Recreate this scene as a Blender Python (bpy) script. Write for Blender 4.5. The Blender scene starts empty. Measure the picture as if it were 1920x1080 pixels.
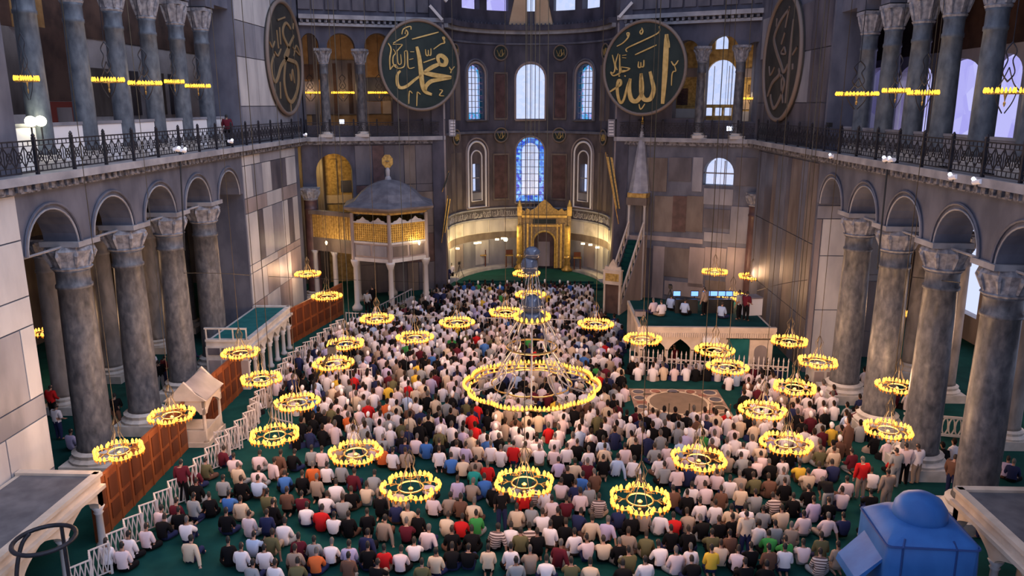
import bpy, math, random
from mathutils import Vector, Matrix
import numpy as np

# ------------------------------------------------------------------ camera / light / exposure
random.seed(7)
SC = bpy.context.scene
COL = SC.collection
F, HY, VX, H = 1450.0, 196.0, 1013.0, 14.5
_d = Vector((VX-960, 540-HY, F)).normalized()
_z = Vector((0, _d.z, -_d.y)).normalized()
_x = _d.cross(_z)
if _x.x < 0: _x = -_x
RM = Matrix((_x, _d, _z))            # camera (right, up, forward) -> world (X, Y, Z)
cam_d = bpy.data.cameras.new('camera'); cam = bpy.data.objects.new('camera', cam_d); COL.objects.link(cam)
cam_d.sensor_width = 36; cam_d.lens = F/1920*36; cam_d.clip_end = 500; cam_d.clip_start = .1
rt, up, fw = RM @ Vector((1,0,0)), RM @ Vector((0,1,0)), RM @ Vector((0,0,1))
mw = Matrix.Identity(4)
for i in range(3):
    mw[i][0], mw[i][1], mw[i][2] = rt[i], up[i], -fw[i]
mw[2][3] = H
cam.matrix_world = mw
SC.camera = cam

SKY = (0.64, 0.71, 1.0); SKY_L = 0.88
w = bpy.data.worlds.new('sky'); SC.world = w; w.use_nodes = True
bg = w.node_tree.nodes['Background']; bg.inputs[0].default_value = (*SKY, 1); bg.inputs[1].default_value = SKY_L
sun_d = bpy.data.lights.new('daylight', 'SUN'); sun_d.energy = 1.25; sun_d.angle = math.radians(50); sun_d.color = (.72, .80, 1)
sun = bpy.data.objects.new('daylight', sun_d); COL.objects.link(sun)
sun.rotation_euler = Vector((-.75, .30, -.75)).to_track_quat('-Z', 'Y').to_euler()
vs = SC.view_settings
vs.view_transform = 'Standard'; vs.look = 'None'; vs.gamma = 1; vs.use_curve_mapping = False; vs.exposure = 0.34
LAMP_W = 200.0                         # watts of one ring chandelier

def ray(px, py):
    return RM @ Vector((px-960, 540-py, F))
def atZ(px, py, Z):
    r = ray(px, py); t = (Z-H)/r.z; return Vector((r.x*t, r.y*t, Z))
def atX(px, py, X):
    r = ray(px, py); t = X/r.x; return Vector((X, r.y*t, H+r.z*t))
def atY(px, py, Y):
    r = ray(px, py); t = Y/r.y; return Vector((r.x*t, Y, H+r.z*t))

# ------------------------------------------------------------------ materials
MATS = {}
def base_mat(name):
    m = bpy.data.materials.new(name); m.use_nodes = True
    return m, m.node_tree, m.node_tree.nodes['Principled BSDF']
def plain(name, c, rough=.7, metal=0.0):
    m, nt, b = base_mat(name)
    b.inputs['Base Color'].default_value = (*c, 1); b.inputs['Roughness'].default_value = rough; b.inputs['Metallic'].default_value = metal
    if rough > .75: b.inputs['Specular IOR Level'].default_value = .12
    MATS[name] = m; return m
def noisy(name, c1, c2, scale=1.0, rough=.6, detail=6, stretch=(1,1,1), metal=0.0, lo=.35, hi=.65, bump=0.0, c3=None, dist=0.0):
    m, nt, b = base_mat(name); N = nt.nodes; L = nt.links
    tc = N.new('ShaderNodeTexCoord'); mp = N.new('ShaderNodeMapping'); mp.inputs['Scale'].default_value = stretch
    gi = N.new('ShaderNodeNewGeometry')
    L.new(gi.outputs['Position'], mp.inputs['Vector'])
    n = N.new('ShaderNodeTexNoise'); n.inputs['Scale'].default_value = scale; n.inputs['Detail'].default_value = detail; n.inputs['Distortion'].default_value = dist
    L.new(mp.outputs[0], n.inputs['Vector'])
    r = N.new('ShaderNodeValToRGB'); r.color_ramp.elements[0].position = lo; r.color_ramp.elements[1].position = hi
    r.color_ramp.elements[0].color = (*c1, 1); r.color_ramp.elements[1].color = (*c2, 1)
    if c3:
        e = r.color_ramp.elements.new((lo+hi)/2+.02); e.color = (*c3, 1)
    L.new(n.outputs['Fac'], r.inputs['Fac']); L.new(r.outputs['Color'], b.inputs['Base Color'])
    b.inputs['Roughness'].default_value = rough; b.inputs['Metallic'].default_value = metal; b.inputs['Specular IOR Level'].default_value = .12 if rough > .85 else .3
    if bump:
        bp = N.new('ShaderNodeBump'); bp.inputs['Strength'].default_value = bump; bp.inputs['Distance'].default_value = .05
        L.new(n.outputs['Fac'], bp.inputs['Height']); L.new(bp.outputs[0], b.inputs['Normal'])
    MATS[name] = m; return m
def emit(name, c, s, sampling='NONE'):
    m, nt, b = base_mat(name)
    b.inputs['Base Color'].default_value = (c[0]*.2, c[1]*.2, c[2]*.2, 1); b.inputs['Emission Color'].default_value = (*c, 1); b.inputs['Emission Strength'].default_value = s
    try: m.cycles.emission_sampling = sampling
    except Exception: pass
    MATS[name] = m; return m
def glass(name, c1, c2, scale=3.0):
    m, nt, b = base_mat(name); N = nt.nodes; L = nt.links
    t = N.new('ShaderNodeBsdfTransparent'); gi = N.new('ShaderNodeNewGeometry')
    v = N.new('ShaderNodeTexVoronoi'); v.inputs['Scale'].default_value = scale
    L.new(gi.outputs['Position'], v.inputs['Vector'])
    r = N.new('ShaderNodeMixRGB'); r.inputs[1].default_value = (*c1, 1); r.inputs[2].default_value = (*c2, 1)
    s = N.new('ShaderNodeSeparateColor'); L.new(v.outputs['Color'], s.inputs[0]); L.new(s.outputs[0], r.inputs[0])
    L.new(r.outputs[0], t.inputs[0])
    g = N.new('ShaderNodeBsdfGlossy'); g.inputs['Roughness'].default_value = .2
    mx = N.new('ShaderNodeMixShader'); mx.inputs[0].default_value = .06
    L.new(t.outputs[0], mx.inputs[1]); L.new(g.outputs[0], mx.inputs[2])
    L.new(mx.outputs[0], N['Material Output'].inputs['Surface'])
    MATS[name] = m; return m

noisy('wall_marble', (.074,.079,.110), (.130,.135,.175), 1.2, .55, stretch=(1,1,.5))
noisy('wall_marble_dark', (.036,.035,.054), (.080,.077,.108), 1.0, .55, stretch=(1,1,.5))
noisy('slab_light', (.36,.345,.36), (.52,.50,.50), .9, .4, stretch=(1,1,.35))
noisy('slab_grey', (.16,.16,.19), (.28,.275,.31), .9, .4, stretch=(1,1,.35))
noisy('slab_dark', (.055,.052,.068), (.12,.11,.13), 1.0, .4, stretch=(1,1,.35))
noisy('slab_pink', (.21,.175,.175), (.33,.27,.265), 1.0, .4, stretch=(1,1,.35))
noisy('slab_porphyry', (.060,.034,.036), (.105,.058,.060), 2.0, .4)
noisy('slab_brown', (.10,.078,.072), (.18,.145,.13), 1.2, .45, stretch=(1,1,.4))
noisy('column_stone', (.040,.043,.052), (.19,.178,.18), 5.0, .38, detail=10, stretch=(1,1,.5), lo=.25, hi=.78, dist=.3, c3=(.105,.105,.118))
noisy('column_blue', (.045,.055,.075), (.135,.155,.185), 5.0, .38, detail=8, stretch=(1,1,.5), lo=.25, hi=.78)
noisy('column_stone_warm', (.13,.12,.12), (.30,.27,.26), 2.2, .45, detail=8, stretch=(1,1,.4), lo=.3, hi=.7, dist=.6)
noisy('capital_stone', (.15,.15,.175), (.33,.325,.35), 5.0, .7, bump=.6)
noisy('base_stone', (.40,.37,.35), (.58,.54,.51), 1.6, .6)
noisy('carved_stone', (.07,.07,.085), (.24,.235,.26), 5.0, .7, bump=.8, lo=.42, hi=.6)
noisy('ledge_stone', (.20,.20,.225), (.34,.335,.36), 1.2, .6)
noisy('loge_stone', (.50,.40,.32), (.66,.54,.44), 1.5, .5)
noisy('loge_top', (.09,.085,.095), (.15,.14,.15), 1.5, .8)
noisy('carpet', (.0025,.036,.034), (.005,.052,.049), 1.1, .95, detail=4)
noisy('carpet_blue', (.012,.10,.105), (.020,.13,.135), 2.0, .95)
noisy('wood', (.14,.035,.012), (.24,.070,.022), 2.0, .5, stretch=(1,1,.15))
noisy('wood_dark', (.07,.018,.008), (.11,.030,.012), 2.0, .5, stretch=(1,1,.15))
plain('fence_white', (.55,.48,.46), .6)
noisy('iron', (.018,.018,.024), (.035,.034,.045), 3, .5, metal=.3)
noisy('gold', (.50,.31,.07), (.80,.54,.14), 4, .4, metal=.3)
noisy('gold_dim', (.30,.185,.05), (.55,.36,.11), 6, .5, metal=.15, bump=.5)
noisy('gold_paint', (.50,.34,.11), (.66,.47,.18), 3, .5, metal=.15)
noisy('brass', (.30,.19,.06), (.55,.36,.12), 4, .4, metal=.7)
plain('brass_dark', (.10,.075,.045), .5, .6)
noisy('lead', (.24,.245,.29), (.36,.36,.41), 2.0, .6)
noisy('roof_lead', (.085,.083,.105), (.15,.147,.175), 1.6, .6)
noisy('mihrab_stone', (.20,.135,.065), (.36,.25,.12), 6, .5, metal=.1, bump=.5)
noisy('apse_brown', (.062,.050,.056), (.118,.095,.100), 1.4, .55, stretch=(1,1,.5))
noisy('disc_green', (.012,.022,.022), (.022,.034,.032), 1.0, .5)
noisy('disc_brown', (.026,.026,.026), (.045,.042,.038), 1.0, .6)
plain('disc_rim', (.17,.13,.11), .6)
plain('gold_old', (.25,.17,.09), .6)
plain('tarp_flap', (.045,.09,.19), .5)
plain('silver_grey', (.30,.28,.28), .4, .4)
noisy('tarp', (.020,.10,.33), (.035,.15,.45), 1.1, .5, stretch=(1,1,.5), bump=.4)
plain('tarp_seam', (.012,.05,.20), .6)
noisy('mosaic_gold', (.28,.17,.055), (.58,.38,.13), 3.0, .6)
noisy('gallery_plaster', (.48,.43,.43), (.66,.60,.60), .7, .8)
noisy('gallery_dark', (.06,.035,.03), (.14,.08,.06), .8, .8)
noisy('vault_paint', (.30,.16,.06), (.46,.27,.11), 1.6, .8)
plain('red_panel', (.22,.035,.022), .7)
plain('white_paint', (.72,.70,.72), .6)
plain('white_glow', (.85,.85,.9), .5)
plain('black', (.008,.008,.010), .5)
plain('stone_dark_slot', (.02,.02,.026), .8)
noisy('omphalion_ground', (.22,.135,.10), (.32,.20,.15), 2.5, .45)
noisy('omphalion_disc', (.15,.105,.075), (.19,.135,.098), 2.0, .4)
noisy('omphalion_ring', (.48,.37,.26), (.58,.46,.34), 2.0, .4)
noisy('omphalion_red', (.20,.075,.05), (.28,.11,.075), 2.0, .4)
noisy('omphalion_dark', (.075,.055,.042), (.12,.09,.065), 2.0, .4)
noisy('tan_plaster', (.50,.36,.24), (.60,.45,.30), 1.0, .8)
emit('bulb', (1.0, .47, .062), 1.7)
emit('bulb_cup', (1.0, .28, .02), .6)
emit('bulb_gallery', (1.0, .50, .04), 1.8)
emit('flood', (1.0, .82, .45), 9.0)
emit('globe_lamp', (1.0, .96, .62), 7.0)
emit('screen_blue', (.16, .35, 1.0), 1.6)
emit('cool_lamp', (.75, .80, 1.0), 3.0)
glass('glass_white', (.92,.96,1.0), (1,1,1))
glass('glass_stained', (.12,.75,.85), (.95,.75,.95), 5.0)
glass('glass_blue', (.03,.20,.75), (.60,.92,1.0), 5.0)
glass('glass_frost', (.80,.74,.95), (.95,.90,1.0), 1.0)
plain('glass_sphere', (.10,.12,.17), .08, .2)
def M(n): return MATS[n]

# ------------------------------------------------------------------ mesh helpers
class MB:
    def __init__(s): s.v = []; s.f = []
    def add(s, vs, fs):
        o = len(s.v); s.v += [tuple(p) for p in vs]; s.f += [tuple(i+o for i in q) for q in fs]; return s
    def box(s, x0, y0, z0, x1, y1, z1):
        return s.add([(x0,y0,z0),(x1,y0,z0),(x1,y1,z0),(x0,y1,z0),(x0,y0,z1),(x1,y0,z1),(x1,y1,z1),(x0,y1,z1)],
                     [(0,3,2,1),(4,5,6,7),(0,1,5,4),(1,2,6,5),(2,3,7,6),(3,0,4,7)])
    def obox(s, c, sz, rz=0):
        cs, sn = math.cos(rz), math.sin(rz); P = []
        for dz in (-.5,.5):
            for dx, dy in ((-.5,-.5),(.5,-.5),(.5,.5),(-.5,.5)):
                x, y = dx*sz[0], dy*sz[1]; P.append((c[0]+x*cs-y*sn, c[1]+x*sn+y*cs, c[2]+dz*sz[2]))
        return s.add(P, [(0,3,2,1),(4,5,6,7),(0,1,5,4),(1,2,6,5),(2,3,7,6),(3,0,4,7)])
    def mbox(s, fm, u0, u1, z0, z1, d0, d1, nu=1):
        us = [u0+(u1-u0)*i/nu for i in range(nu+1)]
        for a, b in zip(us, us[1:]):
            P = [fm(a,d0,z0),fm(b,d0,z0),fm(b,d1,z0),fm(a,d1,z0),fm(a,d0,z1),fm(b,d0,z1),fm(b,d1,z1),fm(a,d1,z1)]
            s.add(P, [(0,3,2,1),(4,5,6,7),(0,1,5,4),(1,2,6,5),(2,3,7,6),(3,0,4,7)])
        return s
    def bar(s, p0, p1, r):
        return s.tube([p0, p1], r, 4)
    def tube(s, pts, r, n=6, closed=False, cap=True):
        pts = [Vector(p) for p in pts]; m = len(pts); rs = r if isinstance(r, (list, tuple)) else [r]*m
        P = []; prev = None
        for i, p in enumerate(pts):
            if closed: t = pts[(i+1) % m]-pts[i-1]
            else: t = pts[min(i+1, m-1)]-pts[max(i-1, 0)]
            t.normalize()
            a = Vector((0,0,1)) if abs(t.z) < .95 else Vector((1,0,0))
            if prev is not None and abs(prev.dot(t)) < .95: a = prev
            x = (a - t*a.dot(t)).normalized(); y = t.cross(x); prev = x
            for k in range(n):
                q = 2*math.pi*(k+.5)/n; P.append(p+x*(math.cos(q)*rs[i])+y*(math.sin(q)*rs[i]))
        Fc = []
        for i in range(m if closed else m-1):
            j = (i+1) % m
            for k in range(n):
                Fc.append((i*n+k, i*n+(k+1) % n, j*n+(k+1) % n, j*n+k))
        if cap and not closed:
            Fc.append(tuple(range(n-1, -1, -1))); Fc.append(tuple((m-1)*n+k for k in range(n)))
        return s.add(P, Fc)
    def lathe(s, prof, n=12, c=(0,0,0), cap=True, ph=0.0, sq=None):
        P = []
        for r, z in prof:
            for k in range(n):
                q = 2*math.pi*(k+ph)/n; P.append((c[0]+r*math.cos(q), c[1]+r*math.sin(q), c[2]+z))
        Fc = []
        for i in range(len(prof)-1):
            for k in range(n):
                Fc.append((i*n+k, i*n+(k+1) % n, (i+1)*n+(k+1) % n, (i+1)*n+k))
        if cap:
            Fc.append(tuple(range(n-1, -1, -1))); Fc.append(tuple((len(prof)-1)*n+k for k in range(n)))
        return s.add(P, Fc)
    def prism(s, poly, fm, d0, d1):
        n = len(poly)
        P = [fm(u, d0, z) for u, z in poly]+[fm(u, d1, z) for u, z in poly]
        return s.add(P, [tuple(range(n)), tuple(range(2*n-1, n-1, -1))]+[(i, i+n, (i+1) % n+n, (i+1) % n) for i in range(n)])
    def sphere(s, c, r, n=8, m=5, sz=1.0):
        prof = [(max(r*math.sin(math.pi*i/m), .002), -r*sz*math.cos(math.pi*i/m)) for i in range(m+1)]
        return s.lathe(prof, n, c)
    def mesh(s, name, mat, smooth=False):
        me = bpy.data.meshes.new(name); me.from_pydata(s.v, [], s.f)
        if mat: me.materials.append(M(mat) if isinstance(mat, str) else mat)
        if smooth:
            me.polygons.foreach_set('use_smooth', [True]*len(me.polygons))
        me.update(); return me
    def build(s, name, mat, parent=None, smooth=False, loc=None):
        return inst(s.mesh(name, mat, smooth), name, parent, loc)
def inst(me, name, parent=None, loc=None, rz=0.0):
    o = bpy.data.objects.new(name, me); COL.objects.link(o)
    if parent: o.parent = parent
    if loc is not None: o.location = loc
    if rz: o.rotation_euler.z = rz
    return o
def tag(o, label=None, cat=None, group=None, kind=None):
    if label: o['label'] = label
    if cat: o['category'] = cat
    if group: o['group'] = group
    if kind: o['kind'] = kind
    return o
def thing(name, label, cat, loc=(0,0,0), rz=0.0, group=None):
    o = bpy.data.objects.new(name, None); COL.objects.link(o); o.location = loc; o.rotation_euler.z = rz
    o.empty_display_size = .2
    return tag(o, label, cat, group)
def struct(o, label=None):
    return tag(o, label, None, None, 'structure')

def plane_fm(P0, P1):
    P0 = Vector((P0[0], P0[1])); P1 = Vector((P1[0], P1[1])); d = (P1-P0).normalized(); n = Vector((-d.y, d.x))
    if n.y < 0 and abs(n.y) > .2: n = -n                       # depth goes away from the camera
    return (lambda u, dd, z: (P0.x+d.x*u+n.x*dd, P0.y+d.y*u+n.y*dd, z)), (P1-P0).length
def on_plane(px, py, P0, P1):
    """pixel -> (u, z) on the vertical plane through P0, P1"""
    a = Vector((P0[0], P0[1])); d = (Vector((P1[0], P1[1]))-a).normalized(); n = Vector((-d.y, d.x)); r = ray(px, py)
    t = n.dot(a)/(n.x*r.x+n.y*r.y); q = Vector((r.x*t, r.y*t)); return (q-a).dot(d), H+r.z*t

def arch_wall(mb, fm, u0, u1, z0, z1, depth, ops, ustep=None, N=12, ends=True):
    """wall with round-headed / flat / pointed openings; op = (ul, ur, zb, zs, rise[, 'pointed'])"""
    us = {round(u0, 5), round(u1, 5)}
    for op in ops:
        ul, ur = op[0], op[1]
        for i in range(N+1):
            t = -math.cos(math.pi*i/N); us.add(round((ul+ur)/2+t*(ur-ul)/2, 5))
    if ustep:
        n = max(1, int((u1-u0)/ustep))
        for i in range(n+1): us.add(round(u0+(u1-u0)*i/n, 5))
    us = sorted(us)
    def top(op, u):
        t = max(-1, min(1, (u-(op[0]+op[1])/2)/((op[1]-op[0])/2)))
        if len(op) > 5: return op[3]+op[4]*(1-abs(t))**.62
        return op[3]+op[4]*math.sqrt(max(0, 1-t*t))
    def quad(a, b, c, d): mb.add([a, b, c, d], [(0, 1, 2, 3)])
    def solid(a, b, za, zb, ta, tb):
        quad(fm(a,0,za), fm(b,0,zb), fm(b,0,tb), fm(a,0,ta)); quad(fm(b,depth,zb), fm(a,depth,za), fm(a,depth,ta), fm(b,depth,tb))
        quad(fm(a,0,ta), fm(b,0,tb), fm(b,depth,tb), fm(a,depth,ta)); quad(fm(b,0,zb), fm(a,0,za), fm(a,depth,za), fm(b,depth,zb))
    for a, b in zip(us, us[1:]):
        mid = (a+b)/2; op = next((o for o in ops if o[0] < mid < o[1]), None)
        if op is None: solid(a, b, z0, z0, z1, z1); continue
        if op[2] > z0+1e-4: solid(a, b, z0, z0, op[2], op[2])
        if top(op, mid) < z1-1e-3: solid(a, b, top(op, a), top(op, b), z1, z1)
    for op in ops:
        for u in (op[0], op[1]): quad(fm(u,0,op[2]), fm(u,depth,op[2]), fm(u,depth,op[3]), fm(u,0,op[3]))
    if ends:
        for u in (u0, u1): quad(fm(u,0,z0), fm(u,depth,z0), fm(u,depth,z1), fm(u,0,z1))
    return mb
def arch_pts(uc, hw, zb, zs, rise, n=14):
    P = [(uc-hw, zb), (uc-hw, zs)]
    P += [(uc-hw*math.cos(math.pi*i/n), zs+rise*math.sin(math.pi*i/n)) for i in range(1, n)]
    return P+[(uc+hw, zs), (uc+hw, zb)]
def slab(parent, fm, u0, u1, z0, z1, mat, t=.05, g=.025, name='marble_slab', nu=1):
    mb = MB(); mb.mbox(fm, u0+g, u1-g, z0+g, z1-g, -t, .01, nu); return mb.build(name, mat, parent)
def pickmat(*ms): return random.choice(ms)
# ------------------------------------------------------------------ the shell
XL, XR = -17.3, 14.7
fmL = lambda u, d, z: (XL-d, u, z)
fmR = lambda u, d, z: (XR+d, u, z)
struct(MB().box(-31.5, 2, -.4, 27.5, 72, 0).build('floor', 'carpet'), 'dark green carpet over the whole prayer hall')

def arcade(name, fm, archY, x_side, y0, y1, ypa, ypb):
    """lower arcade wall with the two big piers; archY = arch centres"""
    mb = MB(); ops = [(y-1.45, y+1.45, 9.45, 9.45, 1.45) for y in archY]
    arch_wall(mb, fm, ypa, ypb, 9.45, 11.65, 1.3, ops)
    mb.mbox(fm, y0, ypa, 0, 11.65, 0, 2.4); mb.mbox(fm, ypb, y1, 0, 11.65, 0, 2.4)
    wl = mb.build(name, 'wall_marble'); struct(wl)
    for y in archY:                                               # raised archivolt bands
        m2 = MB()
        pts = [fm(y-1.62*math.cos(math.pi*i/16), -.05, 9.5+1.62*math.sin(math.pi*i/16)) for i in range(17)]
        m2.tube(pts, .05, 5); 
        pts = [fm(y-1.47*math.cos(math.pi*i/16), -.02, 9.45+1.47*math.sin(math.pi*i/16)) for i in range(17)]
        m2.build('archivolt', 'wall_marble', wl); m2 = MB(); m2.tube(pts, .035, 5); m2.build('arch_rim', 'ledge_stone', wl)
    return wl
AL = [26.6+4*k for k in range(5)]; CLY = [28.6+4*k for k in range(4)]
AR = [23.5+4*k for k in range(5)]; CRY = [25.5+4*k for k in range(4)]
wall_left = arcade('wall_left', fmL, AL, -1, 6, 55.5, 24.9, 44.6)
wall_right = arcade('wall_right', fmR, AR, 1, 6, 53.2, 21.6, 41.4)

# marble revetment on the piers: one slab per object
def revet(parent, fm, u0, u1, rows):
    for z0, z1, pat in rows:
        tot = sum(wd for wd, m in pat); u = u0; sc = (u1-u0)/tot
        for wd, m in pat:
            slab(parent, fm, u, u+wd*sc, z0, z1, m); u += wd*sc
Lt, G_, D_, P_, B_ = 'slab_light', 'slab_grey', 'slab_dark', 'slab_pink', 'slab_brown'
revet(wall_left, fmL, 44.75, 54.6, [(0,2.7,[(1,P_),(1,Lt),(1,P_),(1,Lt)]), (2.7,4.6,[(1.2,Lt),(1,P_),(1.1,Lt),(1,P_)]), (4.6,5.1,[(1,Lt),(1,P_)]),
      (5.1,8.2,[(1,Lt),(.5,D_),(.9,Lt),(1.1,G_),(.6,Lt),(.6,D_),(.6,Lt)]), (8.2,9.1,[(1.3,P_),(1,Lt),(1.2,P_)]),
      (9.1,11.0,[(.8,Lt),(1,G_),(.9,Lt),(1.7,D_),(1.2,Lt)]), (11.0,11.6,[(1,Lt),(1.4,G_),(1,Lt)])])
revet(wall_left, fmL, 14.0, 24.85, [(0,1.9,[(1,G_),(1,Lt),(1,G_)]), (1.9,3.9,[(1.4,Lt),(1.2,G_),(1.4,Lt),(1.0,Lt)]), (3.9,4.7,[(2,Lt),(2,G_)]),
      (4.7,7.2,[(1,G_),(.35,Lt),(1.2,P_),(.25,Lt),(1.3,G_),(.3,Lt)]), (7.2,8.2,[(2,Lt),(2.2,Lt)]),
      (8.2,10.1,[(2,G_),(.5,Lt),(1.6,D_),(.7,Lt)]), (10.1,11.6,[(3,G_),(1,Lt)])])
RP = [(.8,B_),(.5,'wall_marble'),(.9,B_),(.35,D_),(1.0,'wall_marble'),(.4,B_),(.8,D_),(.9,'wall_marble')]
revet(wall_right, fmR, 41.55, 52.9, [(0,3.0,RP), (3.0,7.2,RP), (7.2,11.5,RP)])
fpr = lambda u, d, z: (XR+u, 41.4+d, z)
for z0, z1 in ((0.8, 3.6), (3.6, 6.6), (6.6, 8.6)): slab(wall_right, fpr, .35, 2.1, z0, z1, 'slab_light')
slab(wall_right, fpr, .02, .33, .8, 8.6, 'slab_pink'); slab(wall_right, fpr, 2.12, 2.4, .8, 8.6, 'slab_pink'); slab(wall_right, fpr, .02, 2.4, 8.6, 9.3, 'slab_grey')
revet(wall_right, fmR, 14.0, 21.5, [(0,2.4,[(1,B_),(1,P_)]), (2.4,5.4,[(1,P_),(1,B_)]), (5.4,8.6,[(1,G_),(1,B_)]), (8.6,11.5,[(1,G_),(1,G_)])])

# cornices with a carved band, one long stone trim each side
def cornice(name, fm, y0, y1):
    mb = MB(); mb.mbox(fm, y0, y1, 11.92, 12.2, -.5, .3); o = mb.build(name, 'ledge_stone'); struct(o)
    m2 = MB(); m2.mbox(fm, y0, y1, 11.62, 11.92, -.22, .2); m2.build('carved_band', 'carved_stone', o)
    m3 = MB(); y = y0
    while y < y1:
        m3.mbox(fm, y, y+.22, 11.68, 11.88, -.32, -.22); y += .45
    tag(m3.build('dentil_row', 'carved_stone', o), kind='stuff')
cornice('trim_1', fmL, 8, 57); cornice('trim_2', fmR, 8, 54.5)

# aisle and gallery shells
struct(MB().box(-31, 6, 11.5, XL-.02-.3, 62, 12.15).build('ceiling_aisle_left', 'slab_dark'))
struct(MB().box(XR+.3, 6, 11.5, 27, 60, 12.15).build('ceiling_aisle_right', 'slab_dark'))
mb = MB(); fx = lambda u, d, z: (-31-d, u, z)
arch_wall(mb, fx, 6, 64, 0, 22, .6, [(19.0, 21.0, 13.9, 18.0, 1.0), (26.5, 28.5, 13.9, 18.0, 1.0)])
aisle_l = mb.build('wall_aisle_left', 'slab_brown'); struct(aisle_l)
mb = MB(); fx2 = lambda u, d, z: (27+d, u, z)
arch_wall(mb, fx2, 6, 60, 0, 11.5, .6, [(y, y+3.2, 1.6, 7.0, 1.6) for y in (20, 24.5, 29, 33.5, 38, 42.5, 47)])
struct(mb.build('wall_aisle_right', 'slab_pink'))
fe = lambda u, d, z: (u, 63+d, z)
struct(MB().box(-31, 62, 0, -17.4, 62.6, 22).build('wall_aisle_end_left', 'slab_brown'))
struct(MB().box(15.0, 57.0, 0, 27, 57.6, 22).build('wall_aisle_end_right', 'slab_grey'))
# gallery back walls
mb = MB(); fg = lambda u, d, z: (-26-d, u, z)
arch_wall(mb, fg, 6, 62, 12.15, 22, .5, [(24.6, 26.4, 12.15, 17.2, 0.02), (31.0, 33.4, 12.15, 16.2, .02), (37.8, 40.0, 14.0, 17.4, 1.1)])
gal_l = mb.build('wall_gallery_left', 'gallery_plaster'); struct(gal_l)
for y in (44.5, 48.0, 51.5, 55.0):
    slab(gal_l, fg, y, y+2.9, 13.8, 16.6, pickmat('slab_dark', 'slab_brown'))
for y in (27.0, 34.2, 41.0):
    slab(gal_l, fg, y, y+2.8, 12.3, 14.4, 'slab_light'); slab(gal_l, fg, y, y+2.8, 14.5, 16.4, 'gallery_plaster')
slab(gal_l, fg, 15, 62, 18.2, 22, 'gallery_dark', name='vault_band')
for y in (32.0, 39.0): slab(gal_l, fg, y, y+2.6, 18.2, 21, 'vault_paint', t=.1, name='vault_lunette')
mb = MB(); fgr = lambda u, d, z: (21.5+d, u, z)
WR = [(36.6, 39.4), (40.0, 44.2), (44.8, 48.8), (49.4, 54.0)]
arch_wall(mb, fgr, 6, 58, 12.15, 22, .5, [(a, b, 12.9, 15.9, .9) for a, b in WR])
gal_r = mb.build('wall_gallery_right', 'gallery_plaster'); struct(gal_r)
for i, (a, b) in enumerate(WR):
    wd = MB().mbox(fgr, a+.06, b-.06, 12.9, 16.8, .22, .26).build('window_%d' % (11+i), 'glass_frost'); struct(wd)
for y in (27.5, 31.0, 33.6):
    slab(gal_r, fgr, y, y+2.3, 12.3, 14.0, 'slab_pink'); slab(gal_r, fgr, y, y+2.3, 14.1, 16.6, 'slab_brown')
for (y, z0, z1) in ((35.2, 12.3, 13.9), (30.2, 12.3, 13.9)):
    slab(gal_r, fgr, y, y+.9, z0, z1, 'red_panel', t=.12, name='red_board')
slab(gal_r, fgr, 22, 57, 17.2, 21.5, 'gallery_dark', name='vault_band')
qa, qb = atX(98, 228, -25.7), atX(142, 190, -25.7); slab(gal_l, fg, qa.y, qb.y, 12.3, qb.z, 'red_panel', t=.3, name='red_board'); slab(gal_l, fg, qa.y+.5, qb.y-.5, 12.7, qb.z-.3, 'slab_pink', t=.34, name='board_notice')
qa, qb = atX(90, 190, -25.8), atX(142, 60, -25.8); slab(gal_l, fg, qa.y, qb.y, qa.z, qb.z, 'gallery_dark', t=.12, name='dark_doorway')
struct(MB().box(-22.5, 6, 22, XL-.2, 60, 22.5).build('ceiling_gallery_left', 'gallery_dark'))  # stops short of the back wall; slot added so sky washes that wall
struct(MB().box(XR+.2, 6, 22, 22, 58, 22.5).build('ceiling_gallery_right', 'gallery_dark'))

fap = lambda u, d, z: (17.3+u, 44.2+d, z)
ap = MB().mbox(fap, 0, 3.7, 0, 11.4, 0, 1.2).build('wall_aisle_pier_right', 'slab_grey'); struct(ap)
for z0, z1 in ((0, 1.6), (1.6, 4.6), (4.6, 7.4), (7.4, 8.3), (8.3, 11.2)):
    for u0, u1 in ((0, 1.15), (1.15, 2.5), (2.5, 3.7)): slab(ap, fap, u0, u1, z0, z1, 'slab_brown' if z0 > 7 else pickmat('slab_light', 'slab_grey', 'slab_pink'))
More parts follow.
